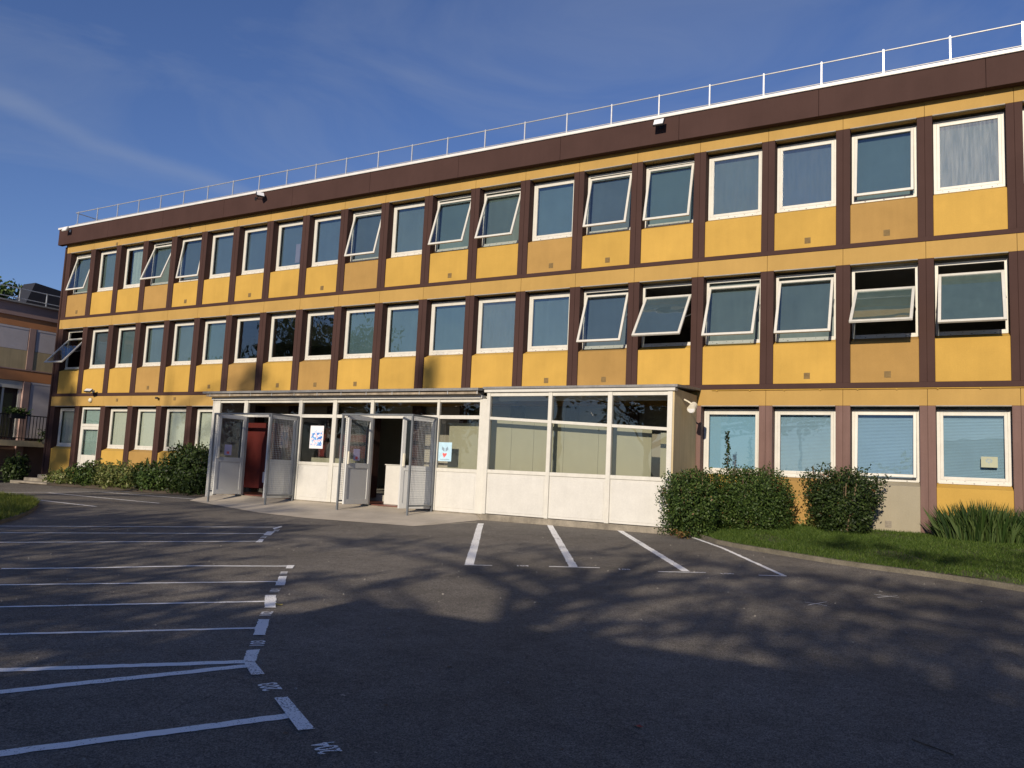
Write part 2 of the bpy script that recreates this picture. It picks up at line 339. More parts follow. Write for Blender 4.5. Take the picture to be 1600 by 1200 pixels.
# shell: end walls, back wall, slabs, roof
sh = MB()
sh.box(-30.28, -30.002, .12, 11, -.9, 8.3); sh.box(4.5, 4.8, .02, 11, -.9, 8.3); sh.box(-30, 4.5, 10.7, 11, -.9, 8.3)
sh.build('end_wall', BRN, school, label='brown end and rear walls')
sl_ = MB()
for z in (-.55, 2.20, 5.05, 7.95): sl_.box(-29.98, 4.48, .27, 10.68, z, z+.28)
sl_.build('floor_slab', CEIL, school)
pt = MB()
for x in (-24.1, -16.6, -10.6, -4.6, 1.4):
    for z0, z1 in ((-.26, 2.19), (2.49, 5.04), (5.34, 7.94)): pt.box(x, x+.12, 1.0 if z0 > 2 else 5., 10.6, z0, z1)
for z0, z1 in ((-.26, 2.19), (2.49, 5.04), (5.34, 7.94)): pt.box(-29.9, 4.4, 6.0, 6.12, z0, z1)
pt.build('inner_wall', INW, school)
rf = MB(); rf.box(-30.28, 4.8, -.02, 11, 8.31, 8.80); rf.build('roof', ROOFM, school)
fs = MB()
x = -30.32; k = 0
while x < 4.8:                       # fascia in sheets with hairline joints
    x2 = min(x+2.995, 4.8); fs.box(x, x2, -.20, -.03, 8.185, 8.775); x = x2+.006
fs.build('fascia', BRN, school, bevel=.004)
cp = MB(); cp.box(-30.36, 4.84, -.235, .15, 8.775+.001, 8.850); cp.build('roof_coping', COP, school, bevel=.006)
# bands (each bay a sheet)
for (z0, z1, e) in ((zC, 8.30, 0), (zF, zE, 0), (zI, zH, 0)):
    bm = MB()
    for i in range(-3, 20): bm.box(-1.5*(i+1)+.135+.003, -1.5*i+.135-.003, .0, .12, z0, z1)
    bm.box(-30.0, -29.868, .0, .12, z0, z1); bm.box(-29.99, 4.5, .13, .26, z0, z1)
    bm.build('ochre_band', BAND, school, bevel=.003)
# ledges
for (z0, z1) in ((zE+.001, zD), (zH+.001, zG)):
    MB().box(-30.0, 4.5, -.012, .24, z0, z1).build('brown_ledge', BRN, school, bevel=.004)
# pillars
for fl in (0, 1, 2):
    z0, z1 = BOT[fl], TOP[fl]
    for i in range(-2, 21):
        x = PI_X[i]; mb = MB(); zt = z1-.001; zb = z0+.001 if fl else -.34
        w = PW if i < 20 else .27
        mb.box(x, x+w/2-.003, 0, .25, zb, zt); mb.box(x+w/2+.003, x+w, 0, .25, zb, zt); mb.box(x+w/2-.0031, x+w/2+.0031, .012, .24, zb, zt)
        mb.build('pillar', MAU if (fl == 0 and i < 5) else BRN, school, bevel=.004)

foot = MB().box(-30.0, -19.31, .02, .3, -1.1, -.341).box(-5.86, 4.5, .02, .3, -1.1, -.341); foot.build('base_plinth', PLIN, school)

FADED = {2: {20, 17, 11, 7, 2}, 1: {17, 14, 12, 6, 2}, 0: {17, 3}}
VENTS = {2: {20, 16, 14, 12, 9, 7, 6, 3, 2}, 1: {17, 15, 13, 12, 11, 7, 6, 3, 2}, 0: {2}}
def spandrel(x0, x1, z0, z1, M, vent, lab=None):
    mb = MB(); y = .022
    mb.hexa([(x0,y,z0),(x1,y,z0),(x1,.24,z0),(x0,.24,z0),(x0,y,z1-.075),(x1,y,z1-.075),(x1,.24,z1+.02),(x0,.24,z1+.02)])
    kw = {'label': lab} if lab else {}
    o = mb.build('spandrel_panel', M, school, bevel=.006, **kw)
    if vent:
        v = MB(); cx = (x0+x1)/2+.06; zz = z0+.10
        for r in range(7):
            v.box(cx-.055, cx+.055, y-.006, y+.004, zz+r*.017, zz+r*.017+.010)
        v.box(cx-.06, cx+.06, y-.003, y+.005, zz-.005, zz+.122)
        v.build('air_vent', VENT if M is not CREAM else PLIN, o)
for fl in (0, 1, 2):
    for i in range(-1, 21):
        x0, x1 = PI_X[i]+PW, PI_X[i-1]
        if fl == 0 and (5 <= i <= 13 or i == 19): continue
        M, lab = YEL, None
        if i in FADED[fl]: M, lab = OCH, 'faded ochre spandrel panel'
        if fl == 0 and i == 2: M, lab = CREAM, 'grey beige spandrel panel'
        spandrel(x0+.002, x1-.002, BOT[fl]+.002, SILL[fl], M, i in VENTS[fl], lab)

# windows ----------------------------------------------------------------
def ring(mb, x0, x1, z0, z1, w, y0, y1, wb=None):
    wb = wb or w
    mb.box(x0, x0+w, y0, y1, z0, z1); mb.box(x1-w, x1, y0, y1, z0, z1)
    mb.box(x0+w, x1-w, y0, y1, z0, z0+wb); mb.box(x0+w, x1-w, y0, y1, z1-w, z1); return mb
WW = 1.5-PW-.02; 
mesh_cache = {}
def cached(key, fn):
    if key not in mesh_cache: mesh_cache[key] = fn()
    return mesh_cache[key]
def slats(x0, x1, z0, z1, y, n):
    mb = MB(); dz = (z1-z0)/n
    for k in range(n):
        z = z0+k*dz; y0, y1, zz = y-.003, y+.005, z+dz*.86; mb.hexa([(x0,y0,z),(x1,y0,z),(x1,y0+.002,z),(x0,y0+.002,z),(x0,y1,zz),(x1,y1,zz),(x1,y1+.002,zz),(x0,y1+.002,zz)])
    return mb
def folds(x0, x1, z0, z1, y, amp=.02, per=.11):
    mb = MB(); n = 60; a = 0
    for i in range(n+1):
        x = x0+(x1-x0)*i/n; yy = y+amp*math.sin(x/per*2*math.pi)+amp*.4*math.sin(x/per*3.3); mb.v += [(x,yy,z0),(x,yy,z1)]
    for i in range(n): mb.f.append((2*i,2*i+2,2*i+3,2*i+1)); mb.mi.append(0)
    return mb
OPEN = {(2,20):14, (2,17):20, (2,16):8, (2,11):14, (2,9):18, (2,8):20, (2,6):15, (2,5):13, (2,2):8,
        (1,20):40, (1,6):21, (1,5):38, (1,4):25, (1,3):22, (1,2):50, (1,1):34, (0,2):6}
def frame_mesh(hw, H):
    mb = ring(MB(), -hw, hw, 0, H, .055, 0, .06, .07).box(-hw+.02, hw-.02, -.03, .0, -.012, .022)
    for q in (-.35, 0., .38): mb.box(q-.012, q+.012, -.0335, -.0301, .002, .014, 1)
    for q in (-.45, -.15, .2, .47): mb.box(q-.006, q+.006, -.0035, -.0005, .04, .052, 1)
    return mb.mesh('window_frame', [WHT, DARK])
def window(fl, i):
    xc = (PI_X[i]+PW+PI_X[i-1])/2; z0 = SILL[fl]+.02; z1 = TOP[fl]-.06; H = z1-z0; hw = WW/2
    key = ('f', round(H, 3))
    me = cached(key, lambda: frame_mesh(hw, H))
    ang = OPEN.get((fl, i), 0)
    lab = None
    if ang >= 30: lab = 'window pivoted wide open'
    elif ang: lab = 'window tilted open at the bottom'
    o = link('window', me, school, .004, loc=(xc, RY, z0), **({'label': lab} if lab else {}))
    sh_ = H-.125; sw = hw-.056
    ms = cached(('s', round(H, 3)), lambda: ring(MB(), -sw, sw, -sh_, 0, .055, -.045, .0).mesh('window_sash', WHT))
    mp_ = cached(('p', round(H, 3)), lambda: MB().box(-sw+.05, sw-.05, -.024, -.018, -sh_+.05, -.05).mesh('window_pane', GL))
    mpd = cached(('pd', round(H, 3)), lambda: MB().box(-sw+.05, sw-.05, -.024, -.018, -sh_+.05, -.05).mesh('window_pane_streaked', GLD))
    mpe = cached(('pe', round(H, 3)), lambda: MB().box(-sw+.05, sw-.05, -.024, -.018, -sh_+.05, -.05).mesh('window_pane_dusty', GLE))
    mpc = cached(('pc', round(H, 3)), lambda: MB().box(-sw+.05, sw-.05, -.024, -.018, -sh_+.05, -.05).mesh('window_pane_clear', GLC))
    a = R_(ang); drop = sh_*(1-math.cos(a))*.85 if ang > 10 else 0
    loc = (0, .04 if not ang else .03, H-.057-drop)
    s = link('sash', ms, o, .004, loc=loc, rot=(-a, 0, 0))
    link('pane', mpd if (fl, i) == (2,1) else mpe if (fl, i) in ((2,3), (2,4), (1,8)) else (mpc if fl == 0 else mp_), o, loc=loc, rot=(-a, 0, 0))
    if ang >= 20:
        st = MB()
        for sx in (-1, 1):
            pz = -sh_*.55; p1 = Vector((sx*(sw+.006), loc[1]+pz*math.sin(a)*1.0, loc[2]+pz*math.cos(a)))
            st.tube([p1, (sx*(sw+.006), .03, loc[2]+pz*.45*1.0-.1)], .008, 5)
        st.build('stay_arm', STEEL, o)
    MB().box(-hw-.005, hw+.005, -RY-.012, -RY+.05, TOP[fl]-.014-z0, TOP[fl]+.004-z0).build('drip_edge', DRIP, o)
    # behind the glass
    def blind(mb, M, name='blind'): mb.build(name, M, o)
    if fl == 0:
        if i >= 13: blind(MB().box(-hw+.05, hw-.05, .105, .11, .05, H-.02), CURTG)
        elif i == 4: blind(MB().box(-hw+.05, hw-.05, .105, .11, .05, H-.02), BLB)
        elif i in (3, 1): blind(slats(-hw+.05, hw-.05, .06, H-.03, .11, 46), SLAT)
        elif i == 2: blind(slats(-hw+.05, hw-.05, .06, H-.03, .11, 46), SLAT)
        else: blind(MB().box(-hw+.05, hw-.05, .105, .11, .05, H-.02), BLB)
    elif (fl, i) == (2, 18): blind(folds(-hw+.22, hw-.05, .05, H-.12, .13, .018, .10), CURT, 'curtain')
    elif (fl, i) in ((1, 14), (1, 13), (1, 12)):
        pass
    elif ang < 30:
        kk = rng.integers(0, 3); lo = .05
        if (fl, i) in ((1, 1),): lo = .5
        blind(MB().box(-hw+.05, hw-.05, .105, .11, lo, H-.02), BL[kk])
    elif (fl, i) in ((1, 5), (1, 1), (1, 2)):
        link('blind', cached(('bs', fl, i), lambda: MB().box(-sw+.06, sw-.06, -.008, -.004, -sh_+.06, -.06).mesh('sash_tone_sheet', BL[2 if i != 5 else 1])), o, loc=loc, rot=(-a, 0, 0))  # thin grey sheet added behind the tilted pane to set its tone
    return o
for fl in (0, 1, 2):
    for i in range(-1, 21):
        if fl == 0 and (5 <= i <= 13 or i == 19): continue
        window(fl, i)
# paper standing in a top floor window and the sticker in a ground floor window
PX = lambda x, y, Y: ony(x, y, Y)
def sheet(name, M, x0, x1, z0, z1, y, mats=None, **kw):
    return MB().box(x0, x1, y, y+.004, z0, z1).build(name, M, **kw)
# glazed left door (bay 19)
x0, x1 = PI_X[19]+PW, PI_X[18]
dr = MB(); ring(dr, x0+.01, x1-.01, -.28, 2.10, .07, .12, .20); dr.box(x0+.08, x1-.08, .12, .20, 1.42, 1.52)
door = dr.build('door_frame', WHT, school, bevel=.004, label='white glazed side door with transom')
lf = MB(); ring(lf, x0+.085, x1-.085, -.20, 1.415, .10, .11, .16); lf.box(x0+.185, x1-.185, .12, .15, -.1, .42); lf.build('door_leaf', WHT, door, bevel=.004)
MB().box(x0+.18, x1-.18, .135, .14, .42, 1.32).box(x0+.08, x1-.08, .15, .155, 1.52, 2.03).build('pane', GL, door)
MB().box(x0+.1, x1-.1, .24, .245, -.25, 2.05).build('blind', CURTG, door)
MB().tube([(x1-.20,.10,.45),(x1-.20,.06,.45),(x1-.32,.06,.45)], .01, 6).build('handle', ALU, door)
# wall openings behind the annex (the inner ground floor wall there)
iw = MB()
iw.box(-19.3, -14.6, .30, .36, 1.95, 2.19); iw.box(-13.4, -5.9, .30, .36, -.25, 2.19); iw.box(-19.3, -17.9, .30, .36, -.25, 1.95)
iw.build('inner_partition', INW, school)
# conduit pipe and small fittings on the ground floor band
cn = MB(); cn.tube([(-5.5,-.02,2.475),(4.4,-.02,2.475)], .010, 6)
for k in range(14): cn.box(-5.4+k*.7, -5.38+k*.7, -.034, -.0, 2.45, 2.47)
cn.build('cable_conduit', YEL, school)
bv = MB()
for px, py, Y in ((297,355,0),(183,625,0),(273,623,0),(126,382,0),(183,381,0)):
    c_ = ony(px, py, Y); bv.box(c_[0]-.05, c_[0]+.05, -.012, -.001, c_[2]-.05, c_[2]+.05)
bv.build('band_vent', VENT, school)
# drain pipe at the corner
MB().tube([(-30.16,.06,8.15),(-30.16,.06,-.5)], .045, 8).build('drain_pipe', BRN, school)
# roof railing
rl = MB(); zt, zb = 9.40, 8.955; yR = -.06
xl = -29.35
posts = [-.90-1.19*k for k in range(25)] + [.30, 1.5, 2.7, 3.9]
for x in posts:
    if x > xl-.3: rl.box(x-.014, x+.014, yR-.014, yR+.014, 8.85, zt+.03)
rl.tube([(xl-.25,yR,zt),(4.7,yR,zt)], .015, 6); rl.tube([(xl-.25,yR,zb),(4.7,yR,zb)], .011, 6)
for y in (1.2, 2.4, 3.6, 4.8): rl.box(xl-.27, xl-.23, y-.018, y+.018, 8.8, zt+.03)
rl.tube([(xl-.25,yR,zt),(xl-.25,9,zt)], .019, 6); rl.tube([(xl-.25,yR,zb),(xl-.25,9,zb)], .014, 6)
rl.build('roof_railing', ALU, school)
# concrete steps by the left end
stp = thing('entrance_steps', 'small pale concrete steps at the left end of the building', 'steps', (-28.6, -.3, -.62))
st = MB(); st.box(-.8, .8, -.25, .28, -.1, .28); st.box(-1.0, .9, -.6, -.25, -.1, .16); st.box(-1.2, 1.0, -.95, -.6, -.1, .05); st.build('step', PLIN, stp, bevel=.012)

# ------------------------------------------------------------------ entrance annex
YA = -1.51
annex = thing('entrance_annex', 'single storey white glazed entrance lobby with flat roof joined to the yellow building', 'entrance', (0,0,0))
PTN = .07
def post(x0, x1, z0, z1, y0=YA-.03, y1=YA+.05, nm='frame_post', M=WHT): return MB().box(x0, x1, y0, y1, z0, z1).build(nm, M, annex, bevel=.004)
post(-19.36, -19.10, -.66, 2.16)                                  # left corner
for a, b, zb in ((-18.13,-17.99,-.45), (-16.07,-15.95,-.45), (-14.88,-14.75,-.45), (-13.64,-13.54,-.45), (-11.62,-11.55,-.45), (-10.43,-10.245,-.45)): post(a, b, zb, 2.158)
for a, b in ((-10.24,-10.15), (-8.665,-8.575), (-7.265,-7.165), (-5.965,-5.862)): post(a, b, -.44, 2.30, YA-.045, YA+.05)
bays = [(-19.10,-18.13), (-17.99,-16.07), (-15.95,-14.88), (-14.75,-13.64), (-13.54,-11.62), (-11.55,-10.43)]
for a, b in bays:
    MB().box(a, b, YA-.02, YA+.045, 1.69, 1.775).build('transom_rail', WHT, annex, bevel=.004); MB().box(a, b, YA-.015, YA+.045, 2.085, 2.158).build('head_rail', WHT, annex, bevel=.004)
    MB().box(a, b, YA+.01, YA+.016, 1.775, 2.085).build('transom_pane', GLC, annex)
# fixed glazed bays with solid lower panels
for a, b in ((-15.95,-14.88), (-14.75,-14.42), (-11.55,-10.43)):
    MB().box(a, b, YA-.02, YA+.045, .46, .54).build('sill_rail', WHT, annex, bevel=.004)
    MB().box(a, b, YA+.01, YA+.016, .54, 1.69).build('window_pane', GLC, annex)
    p = MB(); p.box(a, b, YA-.005, YA+.03, -.45, .46); p.box(a+.05, b-.05, YA-.012, YA-.0051, -.37, .38); p.build('lower_panel', WPAN, annex, bevel=.003)
post(-14.42, -14.34, -.45, 1.69)
MB().box(-14.34, -13.64, YA+.01, YA+.016, -.4, 1.69).build('window_pane', GLC, annex)
MB().box(-19.10, -18.13, YA+.01, YA+.016, -.4, 1.69).build('window_pane', GLC, annex)
# right glazed part with the slanting rail
for (a, b), (ra, rb) in zip(((-10.15,-8.665), (-8.575,-7.265), (-7.165,-5.965)), ((1.75,1.683), (1.679,1.618), (1.613,1.56))):
    mb = MB(); y0, y1 = YA-.03, YA+.045
    mb.hexa([(a,y0,ra-.065),(b,y0,rb-.065),(b,y1,rb-.065),(a,y1,ra-.065),(a,y0,ra),(b,y0,rb),(b,y1,rb),(a,y1,ra)])
    mb.build('slanting_rail', WHT, annex, bevel=.004); MB().box(a, b, y0, y1, .475, .555).build('sill_rail', WHT, annex, bevel=.004); MB().box(a, b, y0, y1, 2.215, 2.30).build('head_rail', WHT, annex, bevel=.004)
    MB().box(a, b, YA+.01, YA+.016, .555, 2.215).build('window_pane', GLC, annex)
    p = MB(); p.box(a, b, YA-.008, YA+.03, -.43, .475); p.box(a+.04, b-.04, YA-.015, YA-.0081, -.38, .41); p.build('lower_panel', WPAN, annex, bevel=.003)
# dark shutter head boxes behind the transom strip, plinth
pl = MB(); pl.box(-10.3, -5.86, YA-.02, YA+.10, -1.0, -.445); pl.box(-19.0, -10.3, YA-.01, YA+.10, -1.0, -.452); pl.build('plinth', PLIN, annex, bevel=.008)
# side wall right
sw_ = MB().box(-5.861, -5.825, YA-.03, -.001, -1.0, 2.36); sw_.build('side_wall', mat('tan_side_render', (.50, .41, .25), .8, .08, 1.3, .05, .3, 45, .1, streak=.12), annex, label='ochre rendered side wall')
MB().box(-19.40, -19.365, YA-.03, -.001, -1.0, 2.2).build('side_wall', WPAN, annex)
# roof: dark sheet edge, white beam, open gutter with brackets on the left part
MB().hexa([(-19.55,YA-.30,2.325),(-10.33,YA-.30,2.325),(-10.33,-.005,2.47),(-19.55,-.005,2.47),(-19.55,YA-.30,2.385),(-10.33,YA-.30,2.385),(-10.33,-.005,2.53),(-19.55,-.005,2.53)]).build('roof_sheet', ROOFM, annex)
MB().hexa([(-10.32,YA-.12,2.375),(-5.74,YA-.12,2.375),(-5.74,-.005,2.47),(-10.32,-.005,2.47),(-10.32,YA-.12,2.425),(-5.74,YA-.12,2.425),(-5.74,-.005,2.52),(-10.32,-.005,2.52)]).build('roof_sheet', ROOFM, annex)
MB().box(-19.42, -10.36, YA-.08, YA+.10, 2.162, 2.245).build('eaves_beam', WPAN, annex, bevel=.004)
MB().box(-10.30, -5.80, YA-.085, YA+.10, 2.302, 2.374).build('eaves_beam', WPAN, annex, bevel=.004)
gt = MB(); gt.box(-19.45, -10.36, YA-.24, YA-.09, 2.25, 2.262); gt.box(-19.45, -10.36, YA-.25, YA-.24, 2.25, 2.30); gt.box(-19.45, -10.36, YA-.06, YA+.02, 2.262, 2.325)
gt.build('gutter', RUST, annex)
for k in range(12): x = -19.3+k*.81; MB().box(x, x+.02, YA-.262, YA-.251, 2.246, 2.34).build('gutter_bracket', ALU, annex)
MB().box(-10.1, -5.95, YA+.25, YA+.35, 2.14, 2.28).build('inner_beam', WPAN, annex)
# ceiling and sloping soffit inside the lobby, floor
MB().box(-19.3, -10.3, YA+.12, -.02, 2.20, 2.23).box(-10.25, -5.87, YA+.11, -.02, 2.30, 2.33).build('lobby_ceiling', CEIL, annex)
MB().box(-19.3, -5.87, YA+.101, 5.9, -.50, -.43).build('lobby_floor', TILE, annex)
# facade openings behind the lobby: red end wall further inside
MB().box(-16.9, -14.9, .20, .28, .7, 1.35).build('red_wall_band', REDP, annex)
# pale boards behind the right glazing and low green strip
bd = MB(); yb = YA+.36; xs_ = [-10.38, -9.78, -9.2, -8.45, -7.62, -7.2, -6.42]
for a, b in zip(xs_[:-1], xs_[1:]):
    ra = 1.75-(a+10.15)*.045-.05; rb = 1.75-(b+10.15)*.045-.05
    bd.hexa([(a+.003,yb,-.4),(b-.003,yb,-.4),(b-.003,yb+.02,-.4),(a+.003,yb+.02,-.4),(a+.003,yb,ra),(b-.003,yb,rb),(b-.003,yb+.02,rb),(a+.003,yb+.02,ra)])
bd.box(-6.40, -5.88, yb+.5, yb+.52, -.4, 1.5)
bd.box(-11.5, -10.55, yb, yb+.02, -.4, 1.62)
bd.build('pale_board', GRN, annex)
MB().box(-16.0, -14.4, YA+.5, YA+.52, -.4, .66).build('low_green_board', GRN, annex)
# door leaves -------------------------------------------------
def door_leaf(hx, ang, sgn, w=.86):
    """a leaf hinged at hx; ang = opening angle outwards; sgn +1 opens from a left hinge, -1 from a right hinge"""
    o = bpy.data.objects.new('door_leaf', None)
    mb = MB(); X = lambda v: sgn*v
    def bx(m_, a, b, y0, y1, z0, z1): m_.box(min(X(a),X(b)), max(X(a),X(b)), y0, y1, z0, z1)
    for a, b, z0, z1 in ((0,.09,0,2.12), (w-.09,w,0,2.12), (.09,w-.09,2.02,2.12), (.09,w-.09,.86,.98), (.09,w-.09,0,.12)): bx(mb, a, b, -.025, .025, z0, z1)
    bx(mb, .09, w-.09, -.012, .012, .12, .86)
    lf = mb.build('door_leaf', DOORW, annex, bevel=.004, loc=(hx, YA-.05, -.42), rot=(0,0,-sgn*R_(ang)), label='white door leaf swung open outwards')
    m2 = MB(); bx(m2, .085, w-.085, -.004, .004, .975, 2.025); m2.build('pane', GLC, lf)
    m3 = MB(); bx(m3, w-.08, w-.03, .025, .06, .95, 1.25); bx(m3, w-.08, w-.03, -.06, -.025, .95, 1.25); m3.build('handle', PLW, lf, bevel=.006)
    return lf
door_leaf(-17.98, 96, 1); door_leaf(-16.08, 82, -1)
door_leaf(-13.53, 92, 1); door_leaf(-11.63, 66, -1)
# mesh cages around the two doors --------------------------------
def cage(xa, xb, name):
    t = thing('door_cage', name, 'gate', (0,0,0), 0, 'mesh cages around the entrance doors'); d = .95; yf = YA-.05-d; r = .022
    z0 = gz(xa, yf)-.02; z1 = 1.72
    fr = MB()
    for x in (xa, xb):
        fr.box(x-r, x+r, yf-r, yf+r, z0, z1); fr.box(x-r, x+r, YA-.10, YA-.06, -.5, z1)
        fr.box(x-r*.9, x+r*.9, yf+r, YA-.10, z1-.045, z1-.001); fr.box(x-r*.8, x+r*.8, yf+r, YA-.10, -.36, -.32)
    fr.box(xa+r, xb-r, yf-r*.9, yf+r*.9, z1-.044, z1); fr.build('frame', STEEL, t, bevel=.004)
    for x in (xa, xb):
        ms = MB(); y = yf+r+.03
        while y < YA-.11: ms.box(x-.0026, x+.0026, y-.0022, y+.0022, -.32, z1-.045); y += .052
        z = -.28
        while z < z1-.05: ms.box(x-.0022, x+.0022, yf+r, YA-.10, z-.0026, z+.0026); z += .052
        ms.build('mesh_panel', MESHW, t)
    return t
cage(ony(332,700,-2.51)[0], -16.01, 'grey steel mesh cage around the left entrance door with the red locker behind')
cage(ony(533,700,-2.51)[0], -11.59, 'grey steel mesh cage around the right entrance door beside the white counter')
# red locker, white counter, posters
t = thing('red_locker', 'tall dark red cupboard standing inside the left doorway', 'cupboard', (ony(400,700,-.6)[0]+.2, -.6, -.43))
MB().box(-.62, .42, 0, .4, .15, 2.02).build('body', REDP, t, bevel=.006); MB().box(-.6, -.56, .02, .06, 0, .15).box(.36, .4, .02, .06, 0, .15).build('leg', BLK, t)
MB().box(.16, .34, -.008, -.001, .32, .62).build('sticker', PAPER, t)
t = thing('reception_counter', 'plain white counter end standing inside the right doorway', 'counter', (-13.3, -.9, -.43))
MB().box(-.25, .22, 0, .5, 0, .98).build('counter_body', WPAN, t, bevel=.004); MB().box(-.27, .24, -.02, .52, .981, 1.0).build('counter_top', WPAN, t)

pst = bpy.data.materials.new('mottled_poster_print'); pst.use_nodes = True
def _poster(M, cols, sc):
    t = M.node_tree; b = t.nodes['Principled BSDF']; n = t.nodes.new; l = t.links.new
    geo = n('ShaderNodeNewGeometry'); q = n('ShaderNodeTexNoise'); q.inputs['Scale'].default_value = sc; q.inputs['Detail'].default_value = 3; l(geo.outputs['Position'], q.inputs[0])
    r = n('ShaderNodeValToRGB'); r.color_ramp.interpolation = 'CONSTANT'; e = r.color_ramp.elements; e[0].position = 0; e[0].color = (*cols[0], 1); e[1].position = .44; e[1].color = (*cols[1], 1)
    for p, c_ in ((.50, cols[2]), (.57, cols[3])): k = e.new(p); k.color = (*c_, 1)
    l(q.outputs[0], r.inputs[0]); l(r.outputs[0], b.inputs['Base Color'])
_poster(pst, [(.08,.20,.55), (.25,.50,.80), (.80,.80,.85), (.75,.45,.55)], 14)
def poster(x0, x1, z0, z1, y, lab, inner=None, M=PAPER):
    t = thing('poster', lab, 'poster', ((x0+x1)/2, y, z0)); w = (x1-x0)/2; h = z1-z0
    MB().box(-w, w, -.003, 0, 0, h).build('paper', M, t)
    if inner: inner(t, w, h)
    return t
def inn1(t, w, h):
    mb = MB(); mb.prism([(0,0)], 0, 0) if 0 else None
    pts = [(-w*.85, h*.14), (w*.8, h*.12), (w*.9, h*.78), (w*.2, h*.70), (-w*.1, h*.82), (-w*.8, h*.66)]
    mb = MB(); mb.poly([(x, -.0045, z) for x, z in pts]); mb.build('print', pst, t)
poster(-15.62, -15.16, .89, 1.48, YA-.001, 'white poster with blue and pink mottled print on the window between the doors', inn1)
LBL = mat('light_blue_print', (.42, .62, .75), .7, .1, 8); RDP = mat('red_print', (.7, .12, .12), .7, .1, 9); GRY = mat('grey_print', (.22, .30, .38), .7, .2, 9)
def inn2(t, w, h):
    MB().poly([(-w*.1,-.0045,h*.18),(w*.3,-.0045,h*.36),(w*.25,-.0045,h*.44),(0,-.0045,h*.40),(-w*.3,-.0045,h*.44),(-w*.35,-.0045,h*.36)]).build('red_shape', RDP, t)
    mb = MB()
    for s in (-1, 1): mb.poly([(s*w*.08,-.0045,h*.5),(s*w*.5,-.0045,h*.62),(s*w*.42,-.0045,h*.78),(s*w*.1,-.0045,h*.68)][::s])
    mb.box(-w*.7, w*.7, -.0046, -.0035, h*.08, h*.11); mb.build('grey_shape', GRY, t)
poster(-11.53, -11.16, .70, 1.14, YA-.001, 'light blue poster with a red shape on the window right of the doors', inn2, LBL)
def inn3(t, w, h): MB().box(-w*.35, w*.35, -.0046, -.0035, h*.15, h*.42).build('print', RDP, t); MB().box(-w*.7, w*.7, -.0046, -.0035, h*.7, h*.76).build('text_line', GRY, t)
def notice(hx, ang, lab):
    t = thing('notice', lab, 'notice', (0,0,0)); a = R_(ang)
    u = .5; t.location = (hx+u*math.cos(a), YA-.05-u*math.sin(a), .62); t.rotation_euler = (0, 0, -a)
    w, h = .11, .28
    MB().box(-w, w, .005, .008, 0, h).build('paper', mat('lilac_paper', (.45, .43, .62), .8, .05), t)
    MB().box(-w*.35, w*.35, .0081, .0095, h*.12, h*.35).build('print', RDP, t)
notice(-17.98, 96, 'lilac notice with a small picture on the left entrance door pane')
notice(-13.53, 92, 'lilac notice with a small picture on the right entrance door pane')
def inn4(t, w, h):
    mb = MB(); 
    for k in range(7):
        a = k*math.pi/3.5; mb.poly([(-w*.05+math.cos(a)*.02, -.0045, h*.62+math.sin(a)*.012), (-w*.05+math.cos(a+.5)*.055, -.0045, h*.62+math.sin(a+.5)*.04), (-w*.05+math.cos(a-.1)*.06, -.0045, h*.62+math.sin(a-.1)*.045)])
    mb.box(-w*.06, -w*.03, -.0046, -.0035, h*.15, h*.6); mb.build('drawing', GRY, t)
p_ = ony(1533, 730, RY-.02); q_ = ony(1559, 714, RY-.02)
poster(p_[0], q_[0], p_[2], q_[2], RY-.008, 'small cream sticker with a flower drawing on the rightmost ground floor window', inn4, mat('cream_paper', (.36, .38, .27), .7, .05))
p_ = ony(461, 411, RY+.09); q_ = ony(470, 381, RY+.09)
tag(MB().box(p_[0], q_[0], RY+.085, RY+.089, p_[2], q_[2]).build('paper_sheet', mat('pinkish_paper', (.40, .33, .42), .8, .04)), 'pinkish sheet of paper standing behind a top floor window', 'paper')

# floodlights ----------------------------------------------------
def floodlight(px, py, lab, yaw=0, tilt=-35, body=BLK, y=-.42, s=1., wall=-.2):
    c_ = ony(px, py, y); t = thing('floodlight', lab, 'floodlight', tuple(c_), R_(yaw), 'floodlights on the building')
    h = MB(); w = .13*s; hh = .10*s
    h.box(-w, w, 0, .05, -hh, hh); h.box(-w*.7, w*.7, .05, .09, -hh*.6, hh*.6)
    rot = (R_(tilt), 0, 0)
    h.build('housing', body, t, bevel=.01, rot=rot)
    MB().box(-w*.86, w*.86, -.006, .0, -hh*.82, hh*.82).build('lens', LENS, t, rot=rot)
    b = MB(); dist = abs(wall-y)/max(.3, math.cos(R_(yaw)))
    b.tube([(0,.04,-.01),(0,dist,-.03)], .014, 6); b.box(-.05, .05, dist-.012, dist, -.08, .02); b.build('bracket', body, t)
floodlight(1029, 190, 'white faced floodlight on the roof edge at the centre right', 0, -28)
floodlight(407, 303, 'black floodlight seen side on at the roof edge left of centre', 62, -35, s=.95)
floodlight(101, 357, 'white floodlight at the top left corner of the roof edge', 0, -25, WHT)
floodlight(138, 609, 'dark tilted floodlight above the white side door', 30, -60, y=-.3, wall=0, s=.95)
c_ = ony(139, 625, -.08); t = thing('wall_lamp', 'round cream bulkhead lamp below the dark floodlight over the side door', 'lamp', tuple(c_))
mb = MB(); mb.tube([(0,.08,0),(0,.03,0),(0,-.01,0)], [.085,.08,.03], 10); mb.build('lamp_cover', PLW, t, smooth=True)
c_ = ony(246, 622, -.06); t = thing('security_camera', 'small dark camera on the ochre band left of the entrance', 'camera', tuple(c_)); MB().box(-.05,.05,-.06,.0,-.03,.03).box(-.015,.015,.0,.06,-.015,.015).build('camera_body', BLK, t, bevel=.006)
